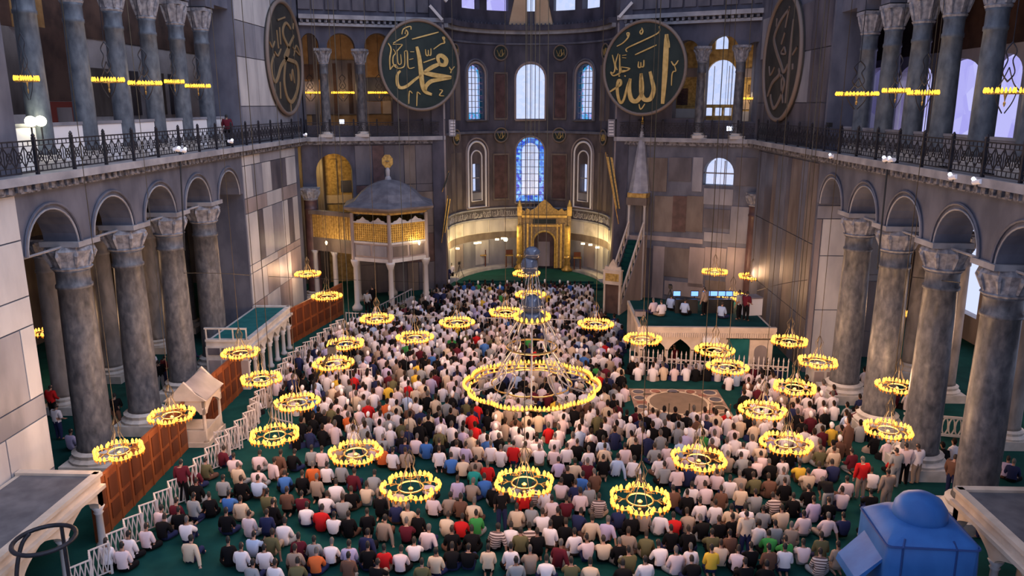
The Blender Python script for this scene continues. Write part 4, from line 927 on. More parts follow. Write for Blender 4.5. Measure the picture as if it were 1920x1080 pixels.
# ------------------------------------------------------------------ gilded kiosk (sultan's loge)
KC = Vector((-10.9, 55.6, 0)); KR = 3.0
t = thing('gilded_kiosk', 'hexagonal raised kiosk with gilded lattice screens and domed lead roof', 'kiosk', KC)
def hexp(r, k, z): a = math.radians(280+60*k); return Vector((r*math.cos(a), r*math.sin(a), z))
for k in range(6):
    p = hexp(KR-.12, k, 0)
    c = MB().lathe([(.38, 0), (.38, .25), (.24, .4), (.19, .55), (.165, 3.2), (.20, 3.25), (.32, 3.6), (.32, 3.75)], 12, p).build('column', 'slab_light', t, True)
    MB().lathe([(.15, 3.75), (.13, 7.1)], 8, hexp(KR, k, 0)).build('corner_post', 'slab_pink', t)
    a, b = hexp(KR, k, 0), hexp(KR, k+1, 0); d = (b-a); L = d.length; d.normalize(); nrm = Vector((d.y, -d.x, 0))
    fk = lambda u, dd, z, a=a, d=d, nrm=nrm: tuple(a+d*u+nrm*(-dd)+Vector((0, 0, z)))
    MB().mbox(fk, 0, L, 3.7, 3.95, -.06, .2).build('lower_rail', 'slab_light', t)
    MB().mbox(fk, 0, L, 3.95, 5.0, 0, .14).build('wainscot', 'slab_pink', t)
    for q in range(2):
        u0 = .25+q*(L-.3)/2; MB().mbox(fk, u0, u0+(L-.5)/2-.1, 4.1, 4.85, -.04, .02).build('wainscot_panel', pickmat('slab_brown', 'slab_porphyry', 'slab_grey'), t)
    MB().mbox(fk, 0, L, 4.98, 5.12, -.06, .16).build('sill_rail', 'slab_light', t)
    m = MB(); n = 17
    for q in range(n):
        u = .15+q*(L-.3)/(n-1); m.mbox(fk, u-.025, u+.025, 5.12, 6.45, .02, .07)
    for q in range(8): z = 5.2+q*.165; m.mbox(fk, .1, L-.1, z-.02, z+.02, .03, .08)
    m.build('gilt_lattice', 'gold', t); MB().mbox(fk, .1, L-.1, 5.12, 6.45, .10, .13).build('screen_backing', 'gold_dim', t)
    MB().mbox(fk, 0, L, 6.42, 6.52, -.03, .12).build('lattice_top_rail', 'slab_light', t)
    m = MB()
    for q in range(2):
        u0 = .3+q*(L-.5)/2; w_ = (L-.7)/2; m.prism([(u0,6.5),(u0+w_,6.5),(u0+w_*.9,6.62),(u0+w_*.7,6.66),(u0+w_*.5,6.86),(u0+w_*.3,6.66),(u0+w_*.1,6.62)], fk, 0, .08)
    m.build('lattice_crest', 'slab_light', t)
    MB().mbox(fk, 0, L, 7.05, 7.3, -.05, .2).build('head_beam', 'gold_dim', t)
    m = MB(); m.add([hexp(KR+.15, k, 7.2), hexp(KR+.15, k+1, 7.2), hexp(KR+.62, k+1, 7.42), hexp(KR+.62, k, 7.42), hexp(KR+.15, k, 7.3), hexp(KR+.15, k+1, 7.3), hexp(KR+.62, k+1, 7.55), hexp(KR+.62, k, 7.55)], [(0,1,2,3),(4,7,6,5),(2,6,7,3),(0,3,7,4),(1,5,6,2)]); m.build('eave', 'slab_brown', t)
P = [hexp(KR+.62, k, 7.55) for k in range(6)]; m = MB()
prof = [(KR+.62, 7.55), (KR-.2, 7.85), (2.3, 8.35), (1.7, 8.75), (.9, 9.1), (.25, 9.25)]
V = [hexp(r, k, z) for r, z in prof for k in range(6)]; m.add(V, [(i*6+k, i*6+(k+1) % 6, (i+1)*6+(k+1) % 6, (i+1)*6+k) for i in range(len(prof)-1) for k in range(6)]+[tuple(30+k for k in range(6))])
m.build('roof', 'roof_lead', t); 
V = [hexp(r, k, z) for r, z in ((2.9, 3.75), (2.9, 3.9)) for k in range(6)]; m = MB(); m.add(V, [tuple(range(5, -1, -1)), tuple(range(6, 12))]); m.build('floor_slab', 'wood_dark', t)
m = MB(); m.lathe([(.25, 9.2), (.20, 9.4), (.13, 9.5), (.16, 9.9), (.10, 10.1)], 8); m.build('finial_base', 'lead', t)
m = MB(); m.prism([(math.cos(math.pi/8+math.pi/4*k)*.42, 10.55+math.sin(math.pi/8+math.pi/4*k)*.5) for k in range(8)], lambda u, d, z: (u, d, z), -.06, .06); m.build('finial_sunburst', 'gold_dim', t); MB().lathe([(.14, -.02), (.14, .02)], 8, (0, -.08, 10.55)).build('finial_boss', 'disc_rim', t)
for k_, (px, py, lab) in enumerate(((786, 456, 'right'), (612, 456, 'left'))):
    c = thing('wall_sconce', 'small bright lamp on the %s side of the gilded kiosk' % lab, 'lamp', atY(px, py, 53.6 if k_ == 0 else 54.6), 0, 'kiosk lamps')
    MB().lathe([(.02, -.12), (.06, -.05), (.08, .06), (.03, .16)], 8).build('lamp_glass', 'flood', c); MB().bar((0, 0, -.1), (0, .35, -.2), .02).build('bracket', 'brass', c); lamp_light(c, 70, .1, .12, (1, .72, .35))
# gallery that joins the kiosk to the corner
t = thing('kiosk_passage', 'gilded screen passage joining the kiosk to the left corner', 'passage', (-15.3, 56.2, 0))
fk, L = plane_fm((-2.0, .5), (1.9, -1.4)); 
MB().mbox(fk, 0, L, 3.9, 4.9, 0, .2).build('wainscot', 'slab_brown', t); MB().mbox(fk, 0, L, 4.9, 6.6, .05, .12).build('screen_backing', 'gold_dim', t)
m = MB()
for q in range(20): u = .1+q*(L-.2)/19; m.mbox(fk, u-.03, u+.03, 4.9, 6.7, 0, .06)
m.build('gilt_lattice', 'gold_dim', t); MB().mbox(fk, 0, L, 6.6, 6.9, -.1, .3).build('cornice', 'slab_brown', t)
for u in (.5, L*.55): p = fk(u, .1, 0); MB().lathe([(.3, 0), (.2, .4), (.18, 3.6), (.3, 3.9)], 10, (p[0], p[1], 0)).build('column', 'slab_light', t, True)
# stair under the kiosk
t = thing('kiosk_stair', 'small stone stair with sloping balustrade under the gilded kiosk', 'stair', atZ(745, 590, 0))
m = MB()
for i in range(7): m.box(-1.0+i*.3, 0, 0, -1.0+(i+1)*.3, 1.0, .16*(i+1))
m.build('steps', 'slab_grey', t)
m = MB(); m.bar((-1.2, -.05, .7), (1.1, -.05, 1.9), .05); m.bar((-1.2, -.05, .1), (1.1, -.05, 1.2), .04)
for i in range(12): u = -1.15+i*.2; m.bar((u, -.05, .12+(u+1.2)*.48), (u, -.05, .72+(u+1.2)*.52), .022)
m.build('balustrade', 'slab_grey', t)

# ------------------------------------------------------------------ muezzin platform
X0, X1, Y0, Y1, ZT = 5.55, 12.85, 41.0, 47.2, 2.55
t = thing('marble_platform', 'carved marble muezzin platform on pointed arches right of centre', 'platform', (0, 0, 0))
MB().box(X0, Y0, ZT-.25, X1, Y1, ZT).build('deck', 'loge_stone', t); MB().box(X0+.15, Y0+.2, ZT, X1-.15, Y1-.1, ZT+.03).build('deck_carpet', 'carpet', t)
MB().box(X0-.12, Y0-.12, ZT-.12, X1+.12, Y0+.1, ZT+.12).build('top_rail', 'loge_stone', t); MB().box(X0-.1, Y0-.1, ZT-.48, X1+.1, Y0+.12, ZT-.12).build('frieze', 'loge_stone', t)
m = MB()
for i in range(60): x = X0+i*(X1-X0)/60; m.box(x+.02, Y0-.16, ZT-.44, x+.09, Y0-.1, ZT-.2)
tag(m.build('muqarnas_row', 'loge_stone', t), kind='stuff')
fp = lambda u, d, z: (u, Y0+d, z)
arcs = [(5.78, 7.02), (7.18, 8.42), (8.58, 9.8)]
m = MB(); arch_wall(m, fp, X0, 10.3, 1.3, ZT-.46, .25, [(a, b, 1.3, 1.3, .66, 'p') for a, b in arcs]); m.build('arcade', 'loge_stone', t)
for x in (5.68, 7.08, 8.48, 9.86, 10.25): MB().box(x-.08, Y0, 0, x+.08, Y0+.25, 1.35).build('pillar', 'loge_stone', t)
MB().box(10.3, Y0+.05, 0, 10.42, Y0+.25, ZT-.6).build('pillar', 'loge_stone', t); MB().box(10.42, Y0+.12, 0, 11.6, Y0+.2, ZT-.6).build('green_door', 'carpet_blue', t)
MB().box(11.6, Y0, 0, X1, Y0+.25, ZT-.6).build('end_panel', 'loge_stone', t); m = MB(); m.prism(arch_pts(12.22, .36, .25, 1.3, .36), fp, -.05, .02); m.build('blind_niche', 'slab_pink', t)
for y in (43, 45, 47): 
    for x in (X0+.15, X1-.15): MB().box(x-.12, y-.12, 0, x+.12, y+.12, ZT-.25).build('pillar', 'loge_stone', t)
MB().box(X0+.2, Y1-.2, 0, X1-.2, Y1-.1, ZT-.25).build('rear_panel', 'carpet', t)
MB().box(9.0, Y0-.14, ZT-.75, 9.9, Y0-.1, ZT-.35).build('notice_sheet', 'white_paint', t)
# equipment on the platform
def desk(label, p, w_, scr):
    c = thing('mixing_desk', label, 'desk', p, 0, 'control desks on the platform')
    MB().obox((0, 0, .38), (w_, .6, .76)).build('desk_body', 'black', c); MB().obox((0, -.05, .80), (w_*.95, .5, .06)).build('console', 'black', c)
    for i in range(scr):
        x = -w_*.4+i*w_*.8/max(1, scr-1); MB().obox((x, .18, 1.08), (.46, .05, .34)).obox((x, .2, .88), (.06, .06, .16)).build('monitor', 'black', c); MB().obox((x, .15, 1.08), (.40, .012, .27)).build('screen', 'screen_blue', c)
    return c
desk('black control desk with glowing monitors under the ring chandelier', atZ(1345, 585, ZT+.03), 1.7, 4); desk('dark mixing console left of the glowing monitors on the platform', atZ(1285, 585, ZT+.03), 1.3, 2)
c = thing('white_box', 'large white covered box at the right end of the platform', 'box', atZ(1405, 588, ZT+.03), .2); MB().obox((0, 0, .5), (1.1, .9, 1.0)).build('carton', 'white_paint', c); MB().obox((0, 0, 1.02), (1.14, .94, .06)).build('lid', 'slab_pink', c)
c = thing('equipment_case', 'small pale equipment case at the platform\'s left end', 'case', atZ(1200, 592, ZT+.03)); MB().obox((0, 0, .15), (.6, .4, .3)).build('case_body', 'slab_pink', c); MB().obox((0, 0, .31), (.62, .42, .03)).build('lid', 'slab_dark', c)
# spiked railing in front of the platform
t = thing('spiked_fence', 'pale spiked fence with rings before the muezzin platform', 'fence', (0, 0, 0))
a, b = atZ(1180, 700, 0), atZ(1475, 722, 0); n = 34; L = (b-a).length; d = (b-a)/L
m = MB(); m.lathe([(.03, 0), (.03, 1.25), (.045, 1.3), (.005, 1.5)], 6); pk = m.mesh('picket', 'fence_white')
for i in range(n): p = a+d*(L*i/(n-1)); inst(pk, 'picket', t, p)
for z in (.25, 1.0): MB().bar(a+Vector((0, 0, z)), b+Vector((0, 0, z)), .025).build('rail', 'fence_white', t)
m = MB()
for i in range(n-1):
    p = a+d*(L*(i+.5)/(n-1)); m.tube([p+d*(.10*math.cos(q*math.pi/4))+Vector((0, 0, .86+.10*math.sin(q*math.pi/4))) for q in range(8)], .015, 4, closed=True)
m.build('ring_row', 'fence_white', t)
# stepped stone block at the far right pier
t = thing('stone_plinth', 'low stone plinth at the foot of the far right pier', 'plinth', atZ(1555, 735, 0)+Vector((.3, 1.2, 0))); MB().obox((0, 0, .5), (2.0, 1.0, 1.0)).build('block', 'base_stone', t); MB().obox((0, 0, 1.03), (2.1, 1.1, .08)).build('coping', 'base_stone', t)
for k in range(3): MB().obox((-.65+.65*k, -.51, .5), (.5, .04, .7)).build('panel', 'slab_pink', t)

# ------------------------------------------------------------------ omphalion floor
t = thing('omphalion', 'square inlaid marble floor with a big circle left bare of carpet', 'floor inlay', (0, 0, 0))
OX0, OX1, OY0, OY1 = 4.75, 9.35, 34.4, 38.4; ocx, ocy = 7.0, 36.5
MB().box(OX0, OY0, 0, OX1, OY1, .02).build('ground_slab', 'omphalion_ground', t)
def disc(x, y, r, mat, z, nm): MB().lathe([(r, 0), (r, z)], 28 if r > .6 else 16, (x, y, .01)).build(nm, mat, t)
disc(ocx, ocy, 1.60, 'omphalion_ring', .018, 'ring_border'); disc(ocx, ocy, 1.42, 'omphalion_disc', .026, 'great_disc')
rnd = random.Random(5)
for x, y, r in ((5.2,37.95,.36), (6.1,38.05,.30), (7.0,38.08,.32), (7.9,38.05,.30), (8.85,37.95,.40), (5.15,37.1,.34), (8.95,37.0,.38), (5.15,35.9,.30), (8.95,35.9,.34), (5.3,34.95,.40), (6.3,34.8,.28), (7.3,34.78,.38), (8.3,34.85,.32), (8.95,34.95,.34)):
    disc(x, y, r, 'omphalion_ring', .018, 'small_ring'); disc(x, y, r*.78, rnd.choice(['omphalion_dark', 'omphalion_red', 'slab_dark']), .026, 'small_disc')
for x, y, a_, b_ in ((5.2,36.5,.5,.3), (8.95,36.45,.5,.3), (5.7,35.4,.5,.35), (8.4,35.4,.5,.35), (5.6,37.6,.4,.25), (8.4,37.55,.4,.25)):
    MB().box(x-a_/2, y-b_/2, .01, x+a_/2, y+b_/2, .03).build('inlay_tile', rnd.choice(['omphalion_red', 'omphalion_dark']), t)
for i in range(5):
    x = 5.2+i*.95; c = thing('rope_post', 'thin post standing at the edge of the bare stone circle, %s from left' % OR6[i], 'post', (x, 34.25, 0), 0, 'rope posts'); MB().lathe([(.10, 0), (.10, .03), (.022, .06), (.022, .8), (.04, .84), (.005, .9)], 8).build('post', 'brass_dark', c)

# ------------------------------------------------------------------ loges along the walls
def loge(label, x0, x1, y0, y1, zt, side, npan, matw, mattop, pointed=True, colmat='slab_light'):
    """platform on slender columns; side = x of the arcade"""
    t = thing('marble_loge', label, 'platform', (0, 0, 0), 0, 'marble loges')
    MB().box(x0, y0, zt-.45, x1, y1, zt-.12).build('deck', matw, t); MB().box(min(x0, x1)+.2, y0+.2, zt-.12, max(x0, x1)-.2, y1-.2, zt-.08).build('deck_cover', mattop, t)
    fs = lambda u, d, z: (side-(d if side == max(x0, x1) else -d), u, z)
    MB().mbox(fs, y0, y1, zt-.12, zt, -.1, .18).build('parapet', matw, t); MB().box(min(x0, x1), y1-.18, zt-.12, max(x0, x1), y1+.08, zt).build('parapet', matw, t); MB().box(min(x0, x1), y0-.08, zt-.12, max(x0, x1), y0+.18, zt).build('parapet', matw, t)
    MB().mbox(fs, y0, y1, zt-.55, zt-.42, -.16, .1).build('moulding', matw, t)
    L = (y1-y0)/npan; zs = zt*.56
    ops = [(y0+i*L+.14, y0+(i+1)*L-.14, zs, zs, min(L/2-.14, zt-.62-zs)*(.95))+(('p',) if pointed else ()) for i in range(npan)]
    m = MB(); arch_wall(m, fs, y0, y1, zs, zt-.45, .28, ops); m.build('arcade', matw, t)
    for i in range(npan+1):
        y = min(max(y0+i*L, y0+.12), y1-.12); p = fs(y, .14, 0)
        MB().lathe([(.20, 0), (.20, .12), (.12, .22), (.11, zs-.3), (.16, zs-.22), (.12, zs-.18), (.22, zs)], 10, (p[0], p[1], 0)).build('column', colmat, t, True)
    fe = lambda u, d, z: (u, y1-d, z)
    m = MB(); arch_wall(m, fe, min(x0, x1), max(x0, x1), zs, zt-.45, .28, [(min(x0, x1)+.3, max(x0, x1)-.3, zs, zs, .5)]); m.build('end_arch', matw, t)
    return t
loge('near left marble loge on arches at the photo\'s left edge', XL+.1, -14.45, 14.5, 22.95, 2.7, -14.45, 4, 'loge_stone', 'loge_top')
loge('near right marble loge on arches at the photo\'s right edge', 17.2, 13.3, 14.0, 22.9, 2.7, 13.3, 4, 'loge_stone', 'loge_top')
lg = loge('small marble loge with teal top against the left pier', XL+.1, -15.0, 37.7, 44.6, 2.7, -15.0, 6, 'base_stone', 'carpet_blue')
MB().box(XL+.1, 37.6, 0, -15.0, 37.78, 2.3).build('end_wall', 'base_stone', lg)
for k in range(3): MB().box(XL+.25+k*.72, 37.54, 1.9, XL+.85+k*.72, 37.62, 2.25).build('end_panel', 'slab_dark', lg); MB().box(XL+.25+k*.72, 37.54, .3, XL+.85+k*.72, 37.62, 1.6).build('end_panel', 'slab_pink', lg)
m = MB()
for k in range(4): m.box(XL+.15+k*.7, 37.62, 2.7, XL+.2+k*.7, 37.7, 3.3)
m.box(XL+.1, 37.6, 3.25, -15.0, 37.72, 3.33); m.build('end_railing', 'base_stone', lg)
# iron hoop rail at the near left loge
t = thing('iron_hoop', 'dark iron hoop rail at the bottom left corner', 'rail', Vector((*atZ(83, 1012, 3.2)[:2], 0)))
q = [Vector((.75*math.cos(2*math.pi*k/28), .75*math.sin(2*math.pi*k/28), 3.2)) for k in range(28)]
MB().tube(q, .06, 8, closed=True).build('hoop', 'iron', t, True); MB().tube(smooth_line([(-.6, .3, 3.2), (-.75, .1, 2.9), (-.8, -.2, 2.0), (-.8, -.3, 0)]), .055, 8).build('stem', 'iron', t, True); MB().tube([(0, .75, 3.2), (0, .75, 0)], .05, 6).build('leg', 'iron', t)

# ------------------------------------------------------------------ wooden partitions
def partition(label, P0, P1, n, h):
    a, b = Vector((*P0, 0)), Vector((*P1, 0)); L = (b-a).length/n; d = (b-a).normalized()
    t = thing('wooden_partition', label, 'partition', a, math.atan2(d.y, d.x), 'wooden partitions')
    pl = MB().box(.01, -.04, 0, L-.01, .04, h).mesh('wood_panel', 'wood')
    fr = MB(); fr.box(.14, -.07, .35, L-.14, .07, h*.45); fr.box(.14, -.07, h*.52, L-.14, .07, h-.2); fr = fr.mesh('raised_field', 'wood_dark')
    st = MB().box(-.05, -.07, 0, .05, .07, h+.04).mesh('stile', 'wood')
    for i in range(n):
        p = inst(pl, 'wood_panel', t, (i*L, 0, 0)); inst(fr, 'raised_field', p); inst(st, 'stile', t, (i*L, 0, 0))
    MB().box(0, -.06, h-.02, L*n, .06, h+.06).build('top_rail', 'wood', t)
partition('long brown wooden partition running from the near left loge to the pavilion', (-14.9, 23.1), (-15.15, 30.5), 9, 2.1)
partition('brown wooden partition between the pavilion and the small left loge', (-15.3, 32.7), (-15.4, 37.5), 6, 2.1)
partition('brown wooden partition beyond the pier, left of the kiosk', (-15.4, 45.2), (-13.9, 52.6), 8, 2.2)

# small marble pavilion
t = thing('marble_pavilion', 'small open marble pavilion with gabled top among the wooden partitions', 'pavilion', (-15.15, 31.6, 0), .05)
MB().box(-.85, -1.05, 0, .85, 1.05, .22).build('plinth', 'loge_stone', t)
for sx in (-.7, .7):
    for sy in (-.9, .9): MB().lathe([(.14, .22), (.08, .4), (.07, 1.6), (.13, 1.8)], 8, (sx, sy, 0)).build('post', 'loge_stone', t, True)
for nm, fq, w_ in (('front_arch', lambda u, d, z: (u, -1.0+d, z), .8), ('rear_arch', lambda u, d, z: (u, .88+d, z), .8)):
    m = MB(); arch_wall(m, fq, -w_, w_, 1.5, 2.15, .12, [(-.58, .58, 1.5, 1.5, .45, 'p')]); m.build(nm, 'loge_stone', t)
for sx in (-.8, .68):
    m = MB(); arch_wall(m, lambda u, d, z, sx=sx: (sx+d, u, z), -1.0, 1.0, 1.5, 2.15, .12, [(-.75, .75, 1.5, 1.5, .45, 'p')]); m.build('side_arch', 'loge_stone', t)
MB().box(-.75, -1.0, .22, .75, -.9, .75).build('front_rail', 'loge_stone', t); MB().box(-.75, -.3, .22, .75, .8, .55).build('seat', 'loge_stone', t); MB().box(.66, -.9, .22, .76, .9, .75).build('side_rail', 'loge_stone', t)
for d0, d1 in ((-1.08, -.95), (.95, 1.08)): m = MB(); m.prism([(-.92,2.15),(.92,2.15),(.5,2.45),(0,3.0),(-.5,2.45)], lambda u, d, z: (u, d, z), d0, d1); m.build('gable', 'loge_stone', t)
m = MB(); m.add([(-.9,-1,2.17),(0,-1,2.9),(0,1,2.9),(-.9,1,2.17),(.9,-1,2.17),(.9,1,2.17),(-.9,-1,2.12),(0,-1,2.84),(0,1,2.84),(-.9,1,2.12),(.9,-1,2.12),(.9,1,2.12)], [(0,1,2,3),(1,4,5,2),(9,8,7,6),(8,11,10,7)]); m.build('roof', 'slab_pink', t)

# ------------------------------------------------------------------ white folding barriers on the left
def barrier_mesh(L, h=1.08):
    m = MB()
    m.bar((0,0,h), (L,0,h), .03); m.bar((0,0,.12), (L,0,.12), .025); m.bar((0,0,0), (0,0,h), .03); m.bar((L,0,0), (L,0,h), .03); fr = m.mesh('frame', 'fence_white')
    s = MB(); n = 4
    for i in range(n):
        a, b = L*i/n, L*(i+1)/n; s.bar((a,-.02,.12), (b,-.02,h), .022); s.bar((b,.02,.12), (a,.02,h), .022)
    return fr, s.mesh('slats', 'fence_white')
BF = {}
FP = [atZ(x, y, 1.08) for x, y in ((60,1145),(140,1066),(240,975),(335,893),(402,832),(470,768),(478,742),(545,662),(640,598))]
pts = []
for a, b in zip(FP, FP[1:]):
    L = (b-a).length; n = max(1, round(L/.48)); pts += [a+(b-a)*(i/n) for i in range(n)]
pts.append(FP[-1]); z_pts = []
for i, p in enumerate(pts):
    q = pts[min(i+1, len(pts)-1)]-pts[max(i-1, 0)]; nrm = Vector((q.y, -q.x, 0)).normalized(); z_pts.append(Vector((p.x, p.y, 0))+nrm*(.17 if i % 2 else -.17))
c = thing('lattice_fence', 'long white zigzag lattice fence running along the left side of the crowd', 'fence', z_pts[0])
for a, b in zip(z_pts, z_pts[1:]):
    L = round((b-a).length, 1)
    if L not in BF: BF[L] = barrier_mesh(L)
    f = inst(BF[L][0], 'fence_panel', c, a-z_pts[0], math.atan2(b.y-a.y, b.x-a.x)); tag(inst(BF[L][1], 'slats', f), kind='stuff')
def low_fence(label, a, b, n, h=1.0):
    t = thing('picket_fence', label, 'fence', (0, 0, 0), 0, 'short picket fences'); m = MB(); m.bar((0,0,0), (0,0,h), .03); pk = m.mesh('picket', 'fence_white')
    for i in range(n): inst(pk, 'picket', t, a+(b-a)*(i/(n-1)))
    for z in (.15, h-.05): MB().bar(a+Vector((0,0,z)), b+Vector((0,0,z)), .03).build('rail', 'fence_white', t)
low_fence('short white picket fence inside the crowd left of centre', atZ(628, 728, 0), atZ(698, 722, 0), 14)
low_fence('white picket fence across the crowd in front of the kiosk', atZ(650, 612, 0), atZ(850, 622, 0), 34)
low_fence('white picket fence across the far crowd before the minbar', atZ(900, 622, 0), atZ(1150, 628, 0), 36)
low_fence('white picket fence closing the left barrier near the empty carpet', atZ(405, 850, 0), atZ(455, 840, 0), 9)
low_fence('white picket fence by the empty carpet under a chandelier', atZ(512, 790, 0), atZ(548, 798, 0), 7)
t = thing('stone_balustrade', 'white pierced stone balustrade behind the right columns', 'balustrade', (0, 0, 0))
a, b = atZ(1690, 812, 0), atZ(1800, 822, 0); m = MB(); m.bar(a+Vector((0,0,.95)), b+Vector((0,0,.95)), .07); m.bar(a+Vector((0,0,.1)), b+Vector((0,0,.1)), .07); m.build('rails', 'base_stone', t)
ov = MB().tube([(.13*math.cos(q*math.pi/5), 0, .52+.38*math.sin(q*math.pi/5)) for q in range(10)], .035, 5, closed=True).mesh('oval', 'base_stone')
for i in range(9): inst(ov, 'oval', t, a+(b-a)*((i+.5)/9))
t = thing('stone_balustrade', 'white pierced stone balustrade in front of the second nearest right column', 'balustrade', (0, 0, 0))
a, b = atZ(1660, 862, 0), atZ(1700, 880, 0); m = MB(); m.bar(a+Vector((0,0,.95)), b+Vector((0,0,.95)), .07); m.bar(a+Vector((0,0,.1)), b+Vector((0,0,.1)), .07); m.build('rails', 'base_stone', t)
for i in range(4): inst(ov, 'oval', t, a+(b-a)*((i+.5)/4))

# ------------------------------------------------------------------ structure under a blue tarpaulin
tp = atZ(1727, 945, 3.2); t = thing('tarpaulin_structure', 'domed structure wrapped in blue tarpaulin at the bottom right', 'tarpaulin', (tp.x, tp.y, 0), -.05)
def rrect(w_, d_, z, r=.18, n=4):
    P = []
    for cx, cy, a0 in ((w_-r, d_-r, 0), (-w_+r, d_-r, 90), (-w_+r, -d_+r, 180), (w_-r, -d_+r, 270)):
        for i in range(n+1): a = math.radians(a0+90*i/n); P.append((cx+r*math.cos(a), cy+r*math.sin(a), z))
    return P
rings = [rrect(1.34, 1.2, 0), rrect(1.30, 1.16, .6), rrect(1.26, 1.12, 1.8), rrect(1.25, 1.1, 2.45, .14), rrect(1.18, 1.04, 2.54, .18), rrect(.88, .80, 2.80, .3), rrect(.78, .74, 2.84, .4)]
m = MB(); nn = len(rings[0]); rnd = random.Random(2)
V = [(x+rnd.uniform(-.03, .03), y+rnd.uniform(-.03, .03), z) for r in rings for x, y, z in r]
m.add(V, [(i*nn+k, i*nn+(k+1) % nn, (i+1)*nn+(k+1) % nn, (i+1)*nn+k) for i in range(len(rings)-1) for k in range(nn)]+[tuple((len(rings)-1)*nn+k for k in range(nn))]); m.build('tarp_body', 'tarp', t, True)
m = MB(); m.lathe([(.74, 2.7), (.74, 2.95), (.70, 3.15), (.56, 3.36), (.33, 3.49), (.04, 3.54)], 20); m.build('tarp_dome', 'tarp', t, True)
for x in (-.85, .6): MB().tube([(x, -1.22, 0), (x, -1.17, 1.0), (x, -1.13, 2.44), (x*.9, -.98, 2.62)], .03, 5).build('seam', 'tarp_seam', t)
MB().tube(rrect(1.27, 1.12, 2.43, .16), .035, 5, closed=True).build('rope', 'tarp_seam', t)
m = MB(); m.add([(-1.2,-.9,2.0),(-1.95,-.9,1.25),(-2.0,.5,1.2),(-1.2,.6,2.0),(-1.2,-.9,1.9),(-2.0,-.9,1.0),(-2.05,.5,1.0),(-1.2,.6,1.9)], [(0,3,2,1),(4,5,6,7),(0,1,5,4),(1,2,6,5),(2,3,7,6),(3,0,4,7)]); m.build('loose_flap', 'tarp', t)

# ------------------------------------------------------------------ small lamps, cameras, cables
def spot_lamp(px, py, X, lab):
    p = atX(px, py, X); c = thing('spot_lamp', 'small white spot lamp on the cornice, '+lab, 'lamp', p, 0, 'spot lamps on the cornices')
    MB().tube([(0, -.22, .05), (0, .22, -.02)], .085, 8).build('lamp_body', 'white_glow', c); MB().tube([(0, .1, .02), (0, .28, .10)], .07, 8).build('lamp_head', 'cool_lamp', c); MB().bar((0, 0, -.15), (0, 0, .03), .025).build('bracket', 'iron', c)
for px, py, X, lab in ((331,281,XL+.5,'left side above the nearest hanging rod'), (343,283,XL+.45,'left side just right of the first'), (432,266,XL+.5,'left side near the pier'), (572,254,XL+.5,'left side at the far end'), (1560,294,XR-.5,'right side nearest the pier'), (1662,300,XR-.5,'right side above the hanging rod'), (1672,301,XR-.45,'right side just beside the rod'), (1788,333,XR-.5,'right side above the third arch'), (1833,342,XR-.5,'right side nearest the photo edge')):
    spot_lamp(px, py, X, lab)
for px, py, Y, lab in ((641, 228, 58.2, 'back gallery left of the apse'), (1367, 241, 55.8, 'back gallery right of the apse')):
    c = thing('cube_lamp', 'small square bright lamp on the railing of the '+lab, 'lamp', atY(px, py, Y), 0, 'square lamps'); MB().obox((0, 0, 0), (.3, .15, .3)).build('lamp_face', 'cool_lamp', c); MB().obox((0, .1, 0), (.34, .08, .34)).build('housing', 'iron', c)
p = atX(70, 250, -17.9); c = thing('twin_globe_lamp', 'pair of glowing globe lamps behind the left gallery railing', 'lamp', p)
for dy in (-.28, .28): MB().sphere((0, dy, .42), .19, 12, 8).build('globe', 'globe_lamp', c, True); MB().bar((0, dy, -.4), (0, dy, .25), .03).build('stem', 'iron', c)
lamp_light(c, 25, .5, .2, (1, .95, .7))
def rod(px0, py0, px1, py1, X, lab):
    a, b = atX(px0, py0, X), atX(px1, py1, X); tag(MB().tube([(0, 0, 0), b-a], .035, 6).build('hanging_rod', 'black', None, loc=a), lab, 'rod', 'thin rods')
rod(337, 285, 346, 470, XL+.4, 'thin dark rod hanging from the left cornice'); rod(1665, 302, 1645, 505, XR-.4, 'thin dark rod hanging from the right cornice')
def cable(lab, P, r=.02): tag(MB().tube(smooth_line(P, 8), r, 4).build('cable', 'black'), lab, 'cable', 'sagging cables')
cable('sagging black cable strung across the right columns', [atY(1420, 545, 45), atY(1490, 528, 42), atY(1640, 515, 40), atX(1800, 530, XR-.1)])
cable('sagging black cable strung in front of the left pier', [atX(345, 512, XL+.2), atX(420, 513, XL+.4), atX(540, 520, XL+.6), atY(800, 530, 57)])
def tripod(px, py, z, lab, s=1.0):
    c = thing('camera_tripod', lab, 'camera', atZ(px, py, z), 0, 'tripod cameras')
    for k in range(3): a = 2*math.pi*k/3+.4; MB().bar((.45*s*math.cos(a), .45*s*math.sin(a), 0), (0, 0, 1.25*s), .025).build('leg', 'black', c)
    MB().obox((0, 0, 1.4*s), (.18, .42, .22)).build('camera_body', 'black', c); MB().tube([(0, .2, 1.4*s), (0, .38, 1.4*s)], .06, 8).build('lens', 'black', c)
tripod(862, 530, 0, 'black video camera on a tripod at the left apse edge', 1.2); tripod(1255, 580, ZT, 'black camera on a tripod on the marble platform', 1.0)
p = atX(1553, 252, XR-.1); c = thing('gallery_camera', 'small black video camera on the right gallery railing', 'camera', Vector((p.x, p.y, 13.35))); MB().obox((0, 0, .15), (.2, .4, .22)).build('camera_body', 'black', c); MB().bar((0, 0, -.9), (0, 0, .05), .03).build('pole', 'iron', c)
